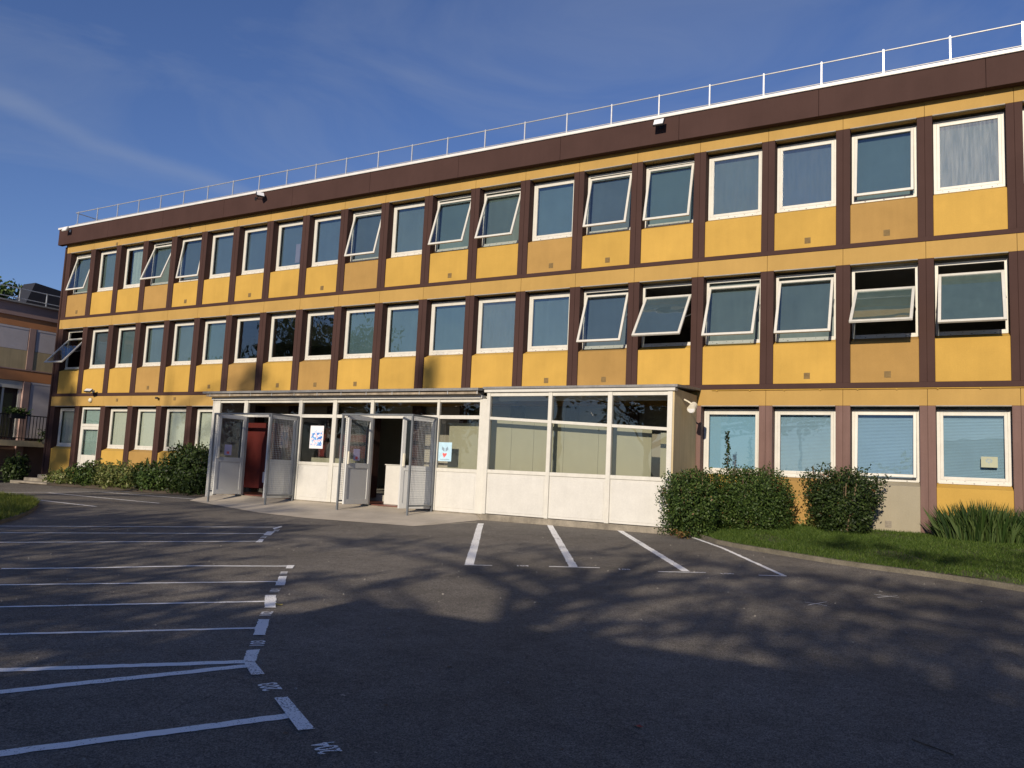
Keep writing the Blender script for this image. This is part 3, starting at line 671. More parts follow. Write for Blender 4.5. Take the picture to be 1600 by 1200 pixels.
# cylinder lamp on the annex side wall
t = thing('wall_spotlight', 'white cylindrical spotlight on the ochre side wall of the entrance lobby', 'lamp', (-5.62, -.99, 2.02))
MB().tube([(0,.10,.05),(0,-.10,-.06)], [.075,.085], 14).build('lamp_shade', PLW, t, smooth=False); MB().tube([(-.18,.0,.16),(-.1,.0,.12),(0,.02,.05)], .016, 6).build('bracket', PLW, t)
MB().tube([(0,-.101,-.0605),(0,-.103,-.0612)], [.068,.068], 14).build('lens', LENS, t)

# ------------------------------------------------------------------ foliage helpers
def leafmat(name, c1, c2, c3, rough=.5, tr=.25):
    M = bpy.data.materials.new(name); M.use_nodes = True; t = M.node_tree; b = t.nodes['Principled BSDF']; n = t.nodes.new; l = t.links.new
    geo = n('ShaderNodeNewGeometry'); r = n('ShaderNodeValToRGB'); e = r.color_ramp.elements; e[0].color = (*c1, 1); e[1].color = (*c3, 1); k = e.new(.5); k.color = (*c2, 1)
    l(geo.outputs['Random Per Island'], r.inputs[0]); l(r.outputs[0], b.inputs['Base Color']); b.inputs['Roughness'].default_value = rough; b.inputs['Specular IOR Level'].default_value = .3
    tl = n('ShaderNodeBsdfTranslucent'); l(r.outputs[0], tl.inputs[0]); mi = n('ShaderNodeMixShader'); mi.inputs[0].default_value = tr
    l(b.outputs[0], mi.inputs[1]); l(tl.outputs[0], mi.inputs[2]); l(mi.outputs[0], t.nodes['Material Output'].inputs[0]); return M
def leaf_mesh(name, P, size, M, elong=1.7, up=.0, Nrm=None):
    """one folded diamond-shaped leaf per point"""
    n = len(P); d = rng.normal(size=(n,3)); 
    if up: d[:,2] = np.abs(d[:,2])*up+.3
    d /= np.linalg.norm(d,axis=1)[:,None]
    e = rng.normal(size=(n,3)) if Nrm is None else np.cross(Nrm+rng.normal(size=(n,3))*.55, d)
    e -= (e*d).sum(1)[:,None]*d; e /= np.linalg.norm(e,axis=1)[:,None]+1e-9
    s = (size*rng.uniform(.6,1.35,n))[:,None]
    v = np.stack([P, P+d*s*elong*.5+e*s*.5, P+d*s*elong, P+d*s*elong*.5-e*s*.5], 1).reshape(-1,3)
    me = bpy.data.meshes.new(name); me.vertices.add(4*n); me.vertices.foreach_set('co', v.ravel().astype(np.float32))
    me.loops.add(4*n); me.loops.foreach_set('vertex_index', np.arange(4*n, dtype=np.int32)); me.polygons.add(n)
    me.polygons.foreach_set('loop_start', np.arange(0, 4*n, 4, dtype=np.int32)); me.polygons.foreach_set('loop_total', np.full(n, 4, dtype=np.int32))
    me.materials.append(M); me.update(calc_edges=True); return me
HEDGE = leafmat('hedge_leaf', (.015,.033,.008), (.042,.080,.017), (.10,.15,.035))
HEDGED = leafmat('dark_hedge_leaf', (.009,.020,.006), (.025,.047,.012), (.065,.10,.024))
ORNG = leafmat('new_orange_leaf', (.12,.05,.02), (.17,.09,.03), (.18,.14,.05))
IRIS = leafmat('iris_blade', (.015,.035,.010), (.035,.07,.015), (.09,.13,.04), .45)
TREEL = leafmat('tree_leaf', (.03,.05,.015), (.05,.08,.02), (.08,.11,.03))
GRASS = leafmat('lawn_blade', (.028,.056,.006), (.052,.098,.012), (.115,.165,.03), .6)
GRASSY = leafmat('yellow_green_blade', (.08,.12,.012), (.14,.18,.02), (.25,.26,.06), .6)  # yellow green blade colours for the island grass
WEED = leafmat('weed_leaf', (.06,.09,.02), (.12,.15,.04), (.24,.24,.09))
BARK = mat('bark', (.12, .09, .06), .9, .25, 6, .2, .6, 30)
TWIG = mat('pale_twig', (.20, .14, .09), .9, .2, 6)

def bush(name, label, cx, cy, zb, rx, ry, h, n, leaf, M=HEDGE, sq=2.6, lump=.13, orange=0, group=None, taper=0., spikes=12):
    t = thing(name, label, 'bush', (cx, cy, zb), 0, group)
    def shape(n_, lo=.80, hi=1.09):
        d = rng.normal(size=(n_,3)); d /= np.linalg.norm(d,axis=1)[:,None]
        r = (np.abs(d[:,0])**sq+np.abs(d[:,1])**sq+np.abs(d[:,2])**sq)**(-1/sq)
        lum = 1+lump*(np.sin(d[:,0]*6+cx*3)*np.sin(d[:,1]*7+1)+.7*np.sin(d[:,2]*8+cx)*np.sin(d[:,0]*9+2)+.5*np.sin(d[:,0]*17)*np.sin(d[:,2]*15+d[:,1]*13))
        k = np.where(rng.random(n_) < .72, rng.uniform(lo,hi,n_)**1.3*.98, rng.uniform(.45,lo,n_))
        hole = np.sin(d[:,0]*9+cx*7)*np.sin(d[:,2]*8+cx*3)*np.sin(d[:,1]*7+1); k = np.where(hole > .33, k*.72, k)
        p = d*(r*lum*k)[:,None]
        q = np.stack([p[:,0]*rx, p[:,1]*ry, h*.5+p[:,2]*h*.5], 1)
        if taper: f = 1-taper*(1-np.clip(q[:,2]/h,0,1)); q[:,0] *= f; q[:,1] *= f
        return q, d
    P, d = shape(n); P[:,2] = np.maximum(P[:,2], .02)
    me = leaf_mesh('foliage', P, leaf, M, 1.8, Nrm=d); link('foliage', me, t)
    if orange:
        P, d = shape(orange, .93, 1.05); m_ = P[:,2] > h*.35; P = P[m_]; link('new_growth', leaf_mesh('new_growth', P, leaf, ORNG, 1.8), t, kind='stuff')
    st = MB()
    for k in range(9):
        a = random.uniform(0, 6.28); r0 = random.uniform(.02,.1); r1 = random.uniform(.3,.8)
        st.tube([(math.cos(a)*r0, math.sin(a)*r0, -.03), (math.cos(a)*rx*r1*.6, math.sin(a)*ry*r1*.6, h*.45), (math.cos(a)*rx*r1, math.sin(a)*ry*r1, h*.85)], [.022,.014,.006], 5)
    # sprigs that stick out
    sp = []
    for k in range(spikes):
        a = random.uniform(0, 6.28); r1 = random.uniform(.3,.95); b0 = Vector((math.cos(a)*rx*r1*.9, math.sin(a)*ry*r1*.9, h*random.uniform(.8,.97)))
        tip = b0+Vector((random.uniform(-.10,.10), random.uniform(-.1,.05), random.uniform(.08,.24)))
        st.tube([b0, tip], [.006,.003], 4)
        for j in range(14): q = b0.lerp(tip, j/13); sp.append((q.x+random.gauss(0,.012), q.y+random.gauss(0,.012), q.z))
    if sp: link('sprigs', leaf_mesh('sprigs', np.array(sp), leaf*.9, M, 1.8), t, kind='stuff')
    st.build('stem', TWIG, t); return t

# right lawn: raised island bordered by a kerb -------------------------------
kpx = [(1066,829),(1078,833),(1095,841),(1120,850),(1160,858),(1230,869.5),(1300,881),(1370,891),(1450,901.5),(1520,912),(1600,925),(1720,943)]
kp = [tuple(gp(*q)[:2]) for q in kpx] + [(4.4, -5.6)]
kp = [(-5.78, -.35)] + kp[1:]
def kerb(pts, name, w=.09, h=.07, closed=False):
    mb = MB(); n = len(pts); L1 = []; 
    for i in range(n):
        p = Vector(pts[i]); a = Vector(pts[max(i-1,0)]); b = Vector(pts[min(i+1,n-1)]); d = (b-a).normalized(); nn = Vector((-d.y, d.x)); q = p+nn*w; L1.append(((p.x,p.y),(q.x,q.y)))
    for i in range(n-1):
        (p0,q0),(p1,q1) = L1[i], L1[i+1]; 
        z = [gz(*c) for c in (p0,p1,q1,q0)]; j = random.uniform(-.004,.004)
        mb.hexa([(p0[0],p0[1],z[0]-.1),(p1[0],p1[1],z[1]-.1),(q1[0],q1[1],z[2]-.1),(q0[0],q0[1],z[3]-.1),(p0[0],p0[1],z[0]+h+j),(p1[0],p1[1],z[1]+h+j),(q1[0],q1[1],z[2]+h+j),(q0[0],q0[1],z[3]+h+j)])
    o = mb.build(name, KERB, kind='structure'); return o
def resample(pts, step):
    out_ = [pts[0]]
    for a, b in zip(pts[:-1], pts[1:]):
        L_ = math.dist(a, b); k = max(1, int(L_/step))
        for j in range(1, k+1): out_.append((a[0]+(b[0]-a[0])*j/k, a[1]+(b[1]-a[1])*j/k))
    return out_
kps = resample(kp, .5)
kerb(kps, 'kerb')
def front_y(x, pts):
    for a, b in zip(pts[:-1], pts[1:]):
        if a[0] <= x <= b[0]: return a[1]+(b[1]-a[1])*(x-a[0])/(b[0]-a[0]+1e-9)
    return pts[0][1] if x < pts[0][0] else pts[-1][1]
def lawn_z(x, y, fy):
    s = min(1, max(0, (y-fy)/max(.3, -fy)));  zf = gz(x, fy)+.06
    return zf + (-.27-zf)*(s**.8) + .015*math.sin(x*2.1)*math.sin(y*1.7)
lw = MB(); NX, NY = 70, 14
for i in range(NX+1):
    x = -5.78+i*(4.4+5.78)/NX; fy = front_y(x, kp)+.07
    for j in range(NY+1): y = fy+(0.0-fy)*j/NY; lw.v.append((x, y, lawn_z(x, y, fy)))
for i in range(NX):
    for j in range(NY): a = i*(NY+1)+j; lw.f.append((a, a+NY+1, a+NY+2, a+1)); lw.mi.append(0)
TURF = mat('turf_soil', (.045, .065, .018), .95, .3, 2.5, .3, .5, 60, hue=(.07,.06,.03))
lw.build('lawn_ground', TURF, kind='structure', smooth=True)
def blades(pts, h, M, name, lean=.5, w=.006):
    n = len(pts); P = np.array(pts); a = rng.uniform(0, 2*np.pi, n); hh = h*rng.uniform(.5,1.4,n); 
    dx = np.cos(a)[:,None]*np.array([[1,0,0]])+np.sin(a)[:,None]*np.array([[0,1,0]])
    le = rng.normal(size=(n,3))*lean; le[:,2] = 0
    v = np.stack([P-dx*w, P+dx*w, P+np.array([0,0,1])*hh[:,None]+le*hh[:,None]], 1).reshape(-1,3)
    me = bpy.data.meshes.new(name); me.vertices.add(3*n); me.vertices.foreach_set('co', v.ravel().astype(np.float32)); me.loops.add(3*n); me.loops.foreach_set('vertex_index', np.arange(3*n,dtype=np.int32))
    me.polygons.add(n); me.polygons.foreach_set('loop_start', np.arange(0,3*n,3,dtype=np.int32)); me.polygons.foreach_set('loop_total', np.full(n,3,dtype=np.int32)); me.materials.append(M); me.update(calc_edges=True); return me
gp_ = []
while len(gp_) < 90000:
    x = random.uniform(-5.7, 2.2); fy = front_y(x, kp)+.07; y = random.uniform(fy-.01, -.02)
    pn = math.sin(x*1.9+2)*math.sin(y*2.3)+.6*math.sin(x*4.3+y*3.1)
    if random.random() < (.35 if pn > .9 else 1): gp_.append((x, y, lawn_z(x, y, fy)-.004))
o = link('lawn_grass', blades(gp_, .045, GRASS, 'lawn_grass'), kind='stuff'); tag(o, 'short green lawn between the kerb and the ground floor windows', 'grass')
# left grass island -----------------------------------------------
ip = [tuple(gp(*q)[:2]) for q in [(-260,838),(-120,832),(-40,826),(0,819),(25,812),(44,804),(56,796),(60,790),(52,785),(36,781),(0,777.5),(-60,776),(-260,776)]]
ips = resample(ip, .5); 
isl = MB(); cxi = sum(p[0] for p in ip)/len(ip); cyi = sum(p[1] for p in ip)/len(ip)
ring_ = [(p[0], p[1], gz(*p)+.06) for p in ips]
for a, b in zip(ring_, ring_[1:]+ring_[:1]): isl.poly([a, b, (cxi, cyi, gz(cxi,cyi)+.12)])
isl.build('island_ground', TURF, kind='structure'); kerb(ips[::1], 'island_kerb', w=.09, h=.065)
def inside(x, y, poly):
    c_ = False; j = len(poly)-1
    for i in range(len(poly)):
        if (poly[i][1] > y) != (poly[j][1] > y) and x < (poly[j][0]-poly[i][0])*(y-poly[i][1])/(poly[j][1]-poly[i][1])+poly[i][0]: c_ = not c_
        j = i
    return c_
gl_ = []
x0_, x1_ = -24.5, max(p[0] for p in ip); y0_, y1_ = min(p[1] for p in ip), max(p[1] for p in ip)
while len(gl_) < 26000:
    x, y = random.uniform(x0_, x1_), random.uniform(y0_, y1_)
    if inside(x, y, ip): gl_.append((x, y, gz(x, y)+.07))
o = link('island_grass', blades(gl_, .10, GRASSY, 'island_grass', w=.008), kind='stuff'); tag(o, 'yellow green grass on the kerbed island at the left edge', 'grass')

# concrete apron -------------------------------------------------
ap = [gp(*q) for q in [(250,787),(300,781.5),(405,801.5),(480,810),(600,819),(645,822.5),(744,816.5)]]
ap[0][:] = (-19.5, -1.75, 0); ap[1][:] = (-18.9, -2.45, 0)
A = MB(); fr_ = [(p[0], p[1], gz(p[0], p[1])+.006) for p in ap]; bk = []
for (x, y, z) in fr_: xb = max(-19.3, min(-10.25, x)); bk.append((xb, YA-.0, -.475 if x < -10.3 else -.60))
bk[0] = (-19.4, YA, -.56)
for i in range(len(fr_)-1): A.poly([fr_[i], fr_[i+1], bk[i+1], bk[i]])
A.build('concrete_apron', CONC, kind='structure')
# planting bed at the left
MB().poly([(-29.2,-1.35,gz(-29,-1.35)+.01),(-19.8,-1.2,gz(-20,-1.2)+.01),(-19.8,0,-.42),(-29.2,0,-.42)]).build('planting_bed', SOIL, kind='structure')

# bushes right ---------------------------------------------------
bush('clipped_hedge', 'clipped dark green bush with orange new shoots against the entrance lobby corner', -5.40, -1.45, -.56, .58, .60, 1.22, 24000, .027, HEDGE, 3.2, .16, 500, spikes=22)
bush('rounded_hedge', 'rounded dense green bush in the middle under the first blue window', -4.42, -.95, -.49, .74, .60, 1.27, 26000, .025, HEDGE, 2.8, .07, 120, spikes=14)
bush('wedge_hedge', 'wedge shaped dark bush wider at the top between two ground floor windows', -2.78, -.65, -.45, .74, .55, 1.24, 17000, .029, HEDGED, 4.5, .14, 200, taper=.52, spikes=30)
# tall sprig
t = thing('tall_sprig', 'single tall upright sprig rising above the rounded bush before the blue window', 'plant', (-4.95, -.75, .65))
MB().tube([(0,0,0),(.01,0,.45),(-.01,0,.88)], [.008,.006,.003], 5).build('stem', TWIG, t)
pp = np.array([(random.gauss(0,1)*.045*(1-k/260)+.0, random.gauss(0,.03), k/260*.88) for k in range(260)]); link('foliage', leaf_mesh('sprig', pp, .03, HEDGED, 2.0), t)
# orange dry plant at hedge foot, weeds
t = thing('dry_weed', 'small reddish dry weed at the foot of the hedge by the kerb', 'weed', (-5.45, -2.12, -.60))
link('foliage', leaf_mesh('dry', rng.normal(size=(70,3))*np.array([.07,.06,.05])+np.array([0,0,.09]), .03, ORNG, 2.), t)
for k, (px, py, s, lab) in enumerate(((1150,808,.14,'leafy weed in front of the clipped hedge'), (1274,815,.12,'pale leafy weed left of the wedge shaped bush'), (1100,812,.12,'low weed under the left hedge'))):
    c_ = gp(px, py+16); c_ = ony(px, py+6, -1.25 if k != 1 else -.35); t = thing('weed', lab, 'weed', (c_[0], c_[1], c_[2]-.02))
    link('foliage', leaf_mesh('weed', rng.normal(size=(240,3))*np.array([s,s*.6,s*.6])+np.array([0,0,s*.6]), .035, WEED, 1.8), t)
# iris clump
def blade_clump(name, label, cx, cy, zb, rx, ry, h, n, M, w=.012):
    t = thing(name, label, 'plant', (cx, cy, zb)); mb = MB()
    for k in range(n):
        a = random.uniform(0, 6.28); r = math.sqrt(random.random()); x, y = math.cos(a)*rx*r, math.sin(a)*ry*r
        hh = h*random.uniform(.55,1.1)*(1-.25*abs(x/rx)); lx, ly = x*.35+random.gauss(0,.10), y*.35+random.gauss(0,.08); b = random.uniform(0,3.14); dx, dy = math.cos(b)*w, math.sin(b)*w
        m1 = (x+lx*.35, y+ly*.35, hh*.6); tp_ = (x+lx, y+ly, hh)
        mb.poly([(x-dx,y-dy,0),(x+dx,y+dy,0),(m1[0]+dx*.9,m1[1]+dy*.9,m1[2]),tp_,(m1[0]-dx*.9,m1[1]-dy*.9,m1[2])])
    mb.build('foliage', M, t); return t
blade_clump('iris_clump', 'clump of long dark green blade leaves under the rightmost window', -.50, -.60, -.42, .68, .40, .82, 1500, IRIS)
blade_clump('iris_clump', 'second clump of blade leaves cut off by the right edge of the photo', .62, -.62, -.40, .62, .38, .80, 1100, IRIS)
# bushes left ----------------------------------------------------
bush('low_shrub', 'pale weedy low shrub beside the concrete steps', -27.5, -.75, -.62, .75, .4, .42, 2000, .05, WEED, 2, .25, spikes=14)
bush('rose_shrub', 'loose rose shrub below the white side door', -26.2, -.70, -.62, .75, .4, .74, 2600, .055, HEDGE, 2, .3, 60, spikes=16)
bush('loose_shrub', 'wide loose olive green shrub between the side door and the tall hedge', -24.6, -.70, -.60, 1.15, .5, .74, 4200, .05, WEED, 2.2, .28, spikes=20)
bush('flower_shrub', 'dark shrub with a few pale flowers left of the tall hedge', -22.9, -.68, -.60, .85, .45, .84, 4200, .05, HEDGE, 2.2, .25, spikes=18)
bush('tall_hedge', 'tall dense dark hedge beside the left corner of the entrance lobby', -20.95, -.72, -.60, 1.1, .5, 1.38, 13000, .05, HEDGED, 3, .12, spikes=18)
bush('corner_shrub', 'dark shrub in the shade at the foot of the neighbouring wing', -31.0, -.45, -.75, .42, .35, .95, 2600, .06, HEDGED, 2.2, .3, spikes=14)

# ------------------------------------------------------------------ neighbouring wing (plane x = -33, seen at an angle)
XW = -33.0
ORA = mat('orange_band_paint', (.55, .24, .10), .8, .08, 1.2, .03, .2, 40)
PINK = mat('pinkish_brown_paint', (.38, .26, .23), .8, .08, 1.2, .04, .2, 40)
OLIV = mat('dull_ochre_render', (.48, .39, .23), .8, .1, 1.4, .04, .2, 40, streak=.12)
SHUT = mat('grey_roller_shutter', (.60, .56, .57), .6, .06, 2, .02)
GAR = mat('brown_garage_slats', (.24, .15, .11), .7, .1, 3)
wing = thing('neighbouring_wing', 'lower two storey wing with orange bands and roller shutters beyond the left end', 'building')
def wb(y0, y1, z0, z1, d0=0, d1=.2): return (XW-d1, XW-d0, y0, y1, z0, z1)
MB().box(XW-10, XW-.45, -5, 12, -1.3, 6.1).build('wall', PINK, wing)
MB().box(XW-.45, XW+.05, -5.1, 12.1, 5.69, 6.20).build('fascia', PINK, wing, bevel=.01, label='pinkish brown roof fascia')
MB().box(XW-.5, XW+.15, -5.1, 12.1, 6.201, 6.26).build('roof_edge', ALU, wing)
MB().box(*wb(-5, 12, 5.30, 5.689)).box(*wb(-5, 12, 3.18, 3.60)).build('orange_band', ORA, wing)
MB().box(*wb(-5, 12, 3.601, 3.64, -.015, .2)).build('brown_ledge', PINK, wing)
MB().box(*wb(-5, 12, 3.641, 4.39, .004, .22)).build('ochre_panel', OLIV, wing)
for k in range(-3, 6):
    y = .60+k*1.62
    MB().box(XW-.24, XW+.012, y, y+.25, -1.2, 3.17).box(XW-.24, XW+.012, y, y+.25, 3.65, 5.299).build('pillar', PINK, wing)
    if k < 5:
        for z0, z1 in ((4.40, 5.29), (.95, 3.17)):
            if k == -1 and z0 < 2:
                f_ = ring(MB(), 0, 1, 0, 1, .05, 0, .05)
                w_ = MB(); w_.box(XW-.15, XW-.10, y+.28, y+.36, z0, z1-.3); w_.box(XW-.15, XW-.10, y+1.5, y+1.6, z0, z1-.3); w_.box(XW-.15, XW-.10, y+.9, y+.96, z0, z1-.3); w_.box(XW-.15, XW-.05, y+.26, y+1.6, z1-.3, z1)
                wo = w_.build('window_frame', WHT, wing); MB().box(XW-.14, XW-.13, y+.3, y+1.58, z0, z1-.3).build('pane', GL, wo); MB().box(XW-.3, XW-.28, y+.95, y+1.4, z0, z1-.5).build('curtain', OLIV, wo)
            else:
                mb = MB(); n_ = int((z1-z0)/.045)
                for r in range(n_): mb.box(XW-.12, XW-.005, y+.29, y+1.59, z0+r*.045, z0+r*.045+.043)
                mb.box(XW-.14, XW+.004, y+.27, y+1.6, z1-.08, z1-.001); mb.build('roller_shutter', SHUT, wing)
# balcony
MB().box(XW+.03, XW+1.0, -5, 2.6, .62, .84).build('balcony_slab', OLIV, wing)
bl = MB(); xb = XW+.95
for k in range(60): y = -4.9+k*.125; bl.box(xb-.01, xb+.01, y-.01, y+.01, .84, 1.78)
bl.box(xb-.02, xb+.02, -5, 2.6, 1.78, 1.82); bl.box(xb-.015, xb+.015, -5, 2.6, .92, .95); bl.build('balcony_railing', BLK, wing)
gd = MB()
for r in range(16): gd.box(XW-.12, XW-.07, -3.5, .55, -1.0+r*.098, -1.0+r*.098+.082)
gd.build('garage_door', GAR, wing); MB().box(XW-.4, XW-.13, -3.5, 2.5, -1.2, .61).build('dark_recess', GAR, wing)
wr = MB()
for k in range(-3, 7): y = .05+k*1.05; wr.box(XW+.02, XW+.06, y-.02, y+.02, 6.26, 6.80)
wr.tube([(XW+.04,-5,6.78),(XW+.04,12,6.78)], .02, 6); wr.tube([(XW+.04,-5,6.40),(XW+.04,12,6.40)], .016, 6); wr.build('roof_railing', ALU, wing)
for y, z, lab, s in ((-.05, 1.86, 'black planter box with bright green plants on the balcony rail', .16), (1.3, .95, 'dark planter box with a leafy plant low on the balcony', .32)):
    t = thing('planter_box', lab, 'planter', (XW+.98, y, z-.1)); MB().box(-.09, .09, -.28, .28, -.1, .1).build('trough', BLK, t, bevel=.01)
    link('foliage', leaf_mesh('pl', rng.normal(size=(500,3))*np.array([.07,.2,s*.35])+np.array([0,0,.12+s*.3]), .05, HEDGE, 1.8), t)
# dark shed roof rising behind the wing roof
t = thing('dark_roof_light', 'black pitched rooflight rising above the roof of the neighbouring wing', 'roof light', (XW-2.0, 1.8, 6.2))
MB().hexa([(-.9,-.55,0),(0,-.55,0),(0,5,0),(-.9,5,0),(-.9,-.10,1.36),(0,-.10,1.36),(0,5,.85),(-.9,5,.85)]).build('pitched_shell', BLK, t)

# ------------------------------------------------------------------ trees
def tree(name, label, base, blobs, leaf=.16, dens=260, M=TREEL, trunk=.28, group=None):
    """blobs: (dx, dy, z, rx, ry, rz, density factor); limbs run from the trunk to every blob"""
    bx_, by_ = base; z0 = gz(bx_, by_); t = thing(name, label, 'tree', (bx_, by_, z0), 0, group)
    zt_ = max(b[2]+b[5]*.5 for b in blobs); zs = min(b[2] for b in blobs)
    mb = MB(); mb.tube([(0,0,-.1),(.05,.03,zs*.5),(-.05,.05,(zs+zt_)*.45),(0,0,zt_)], [trunk*1.25,trunk,trunk*.6,trunk*.12], 9)
    P = []
    for (dx,dy,z,rx,ry,rz,df) in blobs:
        s0 = max(1.2, z-rz-1.0); mb.tube([(0,0,s0), (dx*.5,dy*.5,(s0+z)/2+.2), (dx,dy,z), (dx*1.15,dy*1.1,z+rz*.6)], [trunk*.35,trunk*.22,trunk*.12,.02], 6)
        n_ = int(dens*rx*ry*rz*4.19*df*.45)+40
        d = rng.normal(size=(n_,3)); d /= np.linalg.norm(d,axis=1)[:,None]; r = rng.random(n_)**.45
        lum = 1+.28*np.sin(d[:,0]*5+dx)*np.sin(d[:,2]*6+dy+1)+.15*np.sin(d[:,1]*11)
        p = d*(r*lum)[:,None]*np.array([rx,ry,rz])
        # clumps
        k = np.sin(p[:,0]*3.1+dx)+np.sin(p[:,1]*2.7+dy*2)+np.sin(p[:,2]*3.7+z)
        p = p[k > -.9]; P.append(p+np.array([dx,dy,z]))
        for q in range(5):
            v_ = rng.normal(size=3); v_ /= np.linalg.norm(v_); mb.tube([(dx,dy,z),(dx+v_[0]*rx*.8, dy+v_[1]*ry*.8, z+v_[2]*rz*.8)], [trunk*.1,.012], 4)
    mb.build('trunk', BARK, t); link('crown', leaf_mesh('crown', np.concatenate(P), leaf, M, 1.5), t); return t
SH = math.tan(SUN_EL)
# far trees behind the wing
tree('background_tree', 'small leafy tree top showing above the neighbouring roof at the left edge', (-50, 6.7), [(0,1.5,10.9,1.2,1.6,1.0,3),(0,-1.,11.2,1.2,1.8,.9,3),(0,-3.5,10.9,1.3,2.,1.0,3),(0,3.6,10.4,1.1,1.2,.9,2.5)], .16, 150, HEDGE)
# trees that stand behind the photographer (they shade the yard and show in the window panes)
def tgt(base, items):
    """blobs of a crown placed so that each shades the given spot: (x, y, z, width, depth, length of shade, density)"""
    bz = gz(*base); res = []
    for (x, y, z, rx, ry, rl, df) in items:
        t_ = y-base[1]; res.append((x - t_*math.tan(SUN_AZ) - base[0], 0, z + t_*SH/math.cos(SUN_AZ) - bz, rx, ry, max(.07, rl*SH), df))
    return res
G0 = -.72
r5 = random.Random(11)
def pxb(items):
    res = []
    for (px, py, rx, rl, df) in items: w_ = gp(px, py); res.append((w_[0], w_[1], w_[2], rx, 1.0, rl, df))
    return res
A_ = pxb([(560,850,.9,.14,.4),(690,856,1.1,.22,.6),(850,862,1.5,.40,.8),(1000,868,1.4,.40,.8),(1120,880,1.1,.4,.7),(500,903,.5,.15,.4),(760,893,.9,.25,.8),(880,906,.8,.28,.8),(1005,903,.8,.25,.7),(950,940,.8,.38,1.2),(895,978,.6,.45,1.2),(1110,925,.7,.3,.9),(1080,965,.35,.5,.9),(1150,985,.5,.45,1.1),(1160,900,.7,.25,.6),(600,915,.35,.1,.3)])
tree('yard_tree', 'broad tree across the yard shading the centre of the asphalt', (-2.5, -27.5), tgt((-2.5, -27.5), A_), .13, 150, group='trees across the yard')
B_ = pxb([(1210,930,.7,.35,1.),(1240,990,.6,.6,1.2),(1290,945,.9,.5,1.),(1300,1045,.7,.55,1.1),(1385,985,.8,.5,1.1),(1450,950,.9,.4,1.),(1490,1005,.8,.5,1.),(1550,1050,.8,.7,1.2),(1390,1075,.8,.5,1.2),(1560,965,.7,.3,.9),(1350,913,1.1,.3,.7),(1500,925,.9,.3,.7),(1480,1100,1.,.7,1.2),(1590,1120,.9,.6,1.2),(1620,1000,.9,.5,1.1),(1260,900,.8,.3,.5),(1700,960,1.2,.8,1.)]) + [(x, -2.3, -.5, .8, 1, .6, .6) for x in (-2.6, .2, 1.8)] + [(.75,-.1,.2,.4,1,.8,.8),(-1.4,-3.4,-.5,.9,1,.4,.6)]
tree('yard_tree', 'second tree across the yard shading the lawn', (5.5, -27.5), tgt((5.5, -27.5), B_), .13, 150, group='trees across the yard')
C_ = pxb([(100,955,1.3,.5,1.),(270,958,1.0,.4,.9),(40,1015,1.2,.7,1.1),(170,1015,1.1,.7,1.1),(290,1020,.9,.6,1.1),(380,1045,.7,.6,1.1),(355,965,.5,.2,.8),(330,1000,.6,.25,1.),(-60,960,1.3,.6,1.),(60,1080,1.5,.9,1.2),(220,1100,1.3,.9,1.2),(100,905,1.3,.3,.9),(260,900,1.0,.2,.8),(400,920,.5,.12,.6)]) + [(x, y, G0, 2.0, 1.5, 1.7, 1.0) for x in (-22.5, -20, -17.5, -15, -12.6) for y in (-12.2, -9.4, -7.2)] + [(x, y, G0, 1.7, 1, 1.7, 1.0) for x in (-19, -16.5, -14, -11.5, -9.3) for y in (-13.8, -16)] + [(-7.4,-13.2,G0,.9,1,.9,.7), (-7.0,-15.6,G0,1.2,1,1.5,1.)] + [(-10.6, -12.2, G0, 1.6, 1, 1.6, .8), (-10.3, -10.2, G0, 1.3, 1, 1.0, .5), (-11, -7.8, G0, 1.2, 1, .9, .6), (-9.4,-6.4,G0,1.0,1,.5,.35), (-12.4,-5.6,G0,1.3,1,.6,.6)]
tree('yard_tree', 'dense tree across the yard shading the left half of the asphalt', (-16, -28), tgt((-16, -28), C_), .15, 110, group='trees across the yard')
D_ = [(-19.2, -1.5, .4, 1.2, 1, 3.2, 2.0), (-17.5, -1.5, .6, 1.1, 1, 3.4, 1.8), (-19.6, 0, 2.4, .95, 1, 2.2, 1.2), (-19.45, 0, 3.15, .55, .8, 1.0, 1.4), (-16.5, -1.5, .2, .5, 1, 2.4, 1.2), (-17.5,-3.2,G0,2,1,.7,.8), (-14.8,-3.2,G0,1.0,1,.5,.5)]
tree('tall_conifer', 'tall narrow conifer across the yard whose tip shades the facade', (-18.6, -46), tgt((-18.6, -46), D_), .18, 110, HEDGED, group='trees across the yard')
E_ = [(-29.25, 0, z, .45, 1, 1.6, 1.3) for z in (.2, 1.2, 2.2, 3.2, 4.1)] + [(-30.0, 0, z, .9, 1, 2.6, 1.3) for z in (0, 1.4, 2.8, 3.9)] + [(-28.9, 0, 4.0, .35, 1, 1.3, .8), (-28.8, 0, 2.2, .4, 1, 2.2, .9), (-28.75, 0, .4, .4, 1, 1.8, .8)]
tree('tall_tree', 'tall tree across the yard shading the left end of the building', (-31, -47), tgt((-31, -47), E_), .20, 110, HEDGED, group='trees across the yard')
tree('slim_tree', 'slim tree across the yard with one high leafy tip', (-11.5, -46), tgt((-11.5, -46), [(-13.05, 0, 2.75, .36, .6, 1.5, 2.2), (-13.05, 0, 3.1, .25, .5, .8, 2.2)]), .15, 160, HEDGED, .10, group='trees across the yard')
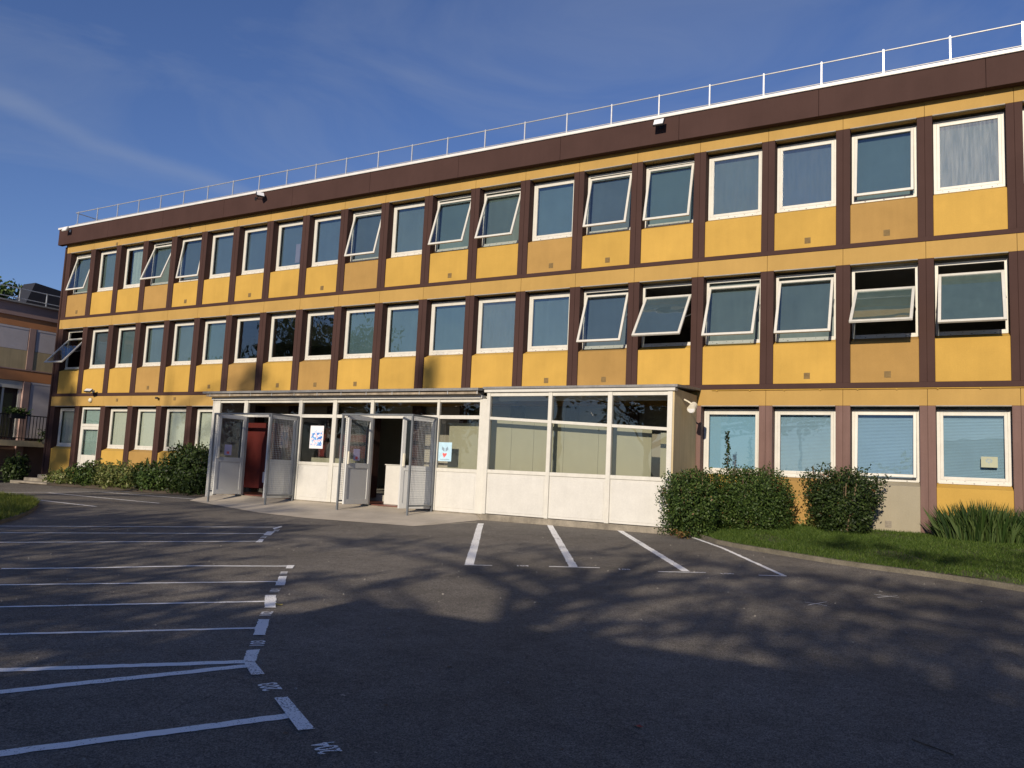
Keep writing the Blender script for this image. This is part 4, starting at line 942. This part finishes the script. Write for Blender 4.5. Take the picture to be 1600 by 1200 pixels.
for k, (x, y, s) in enumerate(((-50,-32,1.28), (-44.5,-33,1.18), (-56,-30,1.0), (-38,-38,.85))):
    tree('distant_tree', ['large round tree far left behind the yard', 'middle tree far left behind the yard', 'leftmost tree far behind the yard', 'smaller tree far behind the yard nearest the building'][k], (x, y),
         [(0,0,9.5*s,3.4*s,3,2.8*s,1),(2.4,0,8*s,2.6*s,2.4,2.2*s,1),(-2.6,0,8.2*s,2.6*s,2.4,2.4*s,1),(0,0,6*s,3.6,3,2,1)], .28, 45, HEDGED)
# low building behind the photographer: its roof shades the foreground
low = thing('low_building', 'plain single storey building behind the photographer', 'building')
hB = gz(0,-30)+0
zroof = -.82 + (20-10.75)*SH*1.0
MB().box(-5.08, 22, -25, -20, -2.2, zroof).build('wall', CREAM, low); MB().box(-5.10, 22.02, -25.02, -19.98, zroof+.001, zroof+.04).build('roof', ROOFM, low)
w_ = MB()
for k in range(8): x = -3+k*3.1; w_.box(x, x+1.6, -19.995, -19.97, 0, 1.5)
w_.build('window', GL, low)

# ------------------------------------------------------------------ litter
LEAFY = mat('yellow_fallen_leaf', (.45, .38, .10), .7, .1, 30); LEAFR = mat('red_fallen_leaf', (.35, .02, .02), .7, .1, 30); LEAFB = mat('brown_fallen_leaf', (.14, .09, .05), .8, .1, 30); LEAFP = mat('pale_fallen_leaf', (.40, .36, .30), .8, .1, 30)
def leaf(px, py, M, s, label, cat='leaf'):
    c_ = gp(px, py); a = random.uniform(0, 6.28); mb = MB(); pts = []
    n_ = 9
    for k in range(n_):
        t_ = 2*math.pi*k/n_; r = s*(1 if k % 2 else .62); q = (math.cos(t_+a)*r*1.3, math.sin(t_+a)*r*.8, .004+random.uniform(0,.35)*s); pts.append(q)
    for k in range(n_): mb.poly([(0,0,.006), pts[k], pts[(k+1) % n_]])
    o = mb.build('fallen_leaf', M, loc=(c_[0], c_[1], gz(c_[0], c_[1]))); tag(o, label, cat, 'fallen leaves on the asphalt'); return o
leaf(435, 946, LEAFY, .045, 'yellow fallen leaf beside the painted bar left of centre')
leaf(997, 1136, LEAFR, .025, 'red fallen leaf on the shaded asphalt at the bottom')
leaf(536, 1088, LEAFP, .018, 'pale fallen leaf right of the painted 203')
leaf(446, 1147, LEAFB, .016, 'brown fallen leaf beside the lowest painted bar')
leaf(702, 1043, LEAFB, .022, 'brown fallen leaf at the middle of the shaded asphalt')
leaf(587, 1177, LEAFP, .012, 'tiny pale leaf right of the painted 204')
leaf(603, 1103, LEAFB, .016, 'dark fallen leaf in the lower centre of the asphalt')
leaf(877, 1172, LEAFB, .012, 'small brown leaf at the bottom centre edge')
t_ = MB(); a = gp(1425, 1157); b = gp(1490, 1181); t_.tube([(a[0],a[1],gz(*a[:2])+.006), ((a[0]+b[0])/2,(a[1]+b[1])/2-.02,gz(*a[:2])+.01), (b[0],b[1],gz(*b[:2])+.006)], .004, 5)
tag(t_.build('fallen_twig', BARK), 'thin dark twig on the asphalt at the lower right', 'twig')
gv = MB()
for k in range(420):
    x = random.uniform(-14, 3); y = random.uniform(-15.5, -3); z = gz(x, y); s = random.uniform(.003,.010)
    gv.hexa([(x-s,y-s*.7,z),(x+s,y-s*.8,z),(x+s*.8,y+s,z),(x-s*.9,y+s*.6,z),(x-s*.5,y-s*.4,z+s),(x+s*.6,y-s*.4,z+s*.8),(x+s*.4,y+s*.5,z+s),(x-s*.5,y+s*.3,z+s*.7)])
tag(gv.build('loose_grit', mat('pale_grit', (.30,.28,.25), .8, .3, 30), kind='stuff'), 'scattered pale grit and crumbs on the asphalt', 'grit')
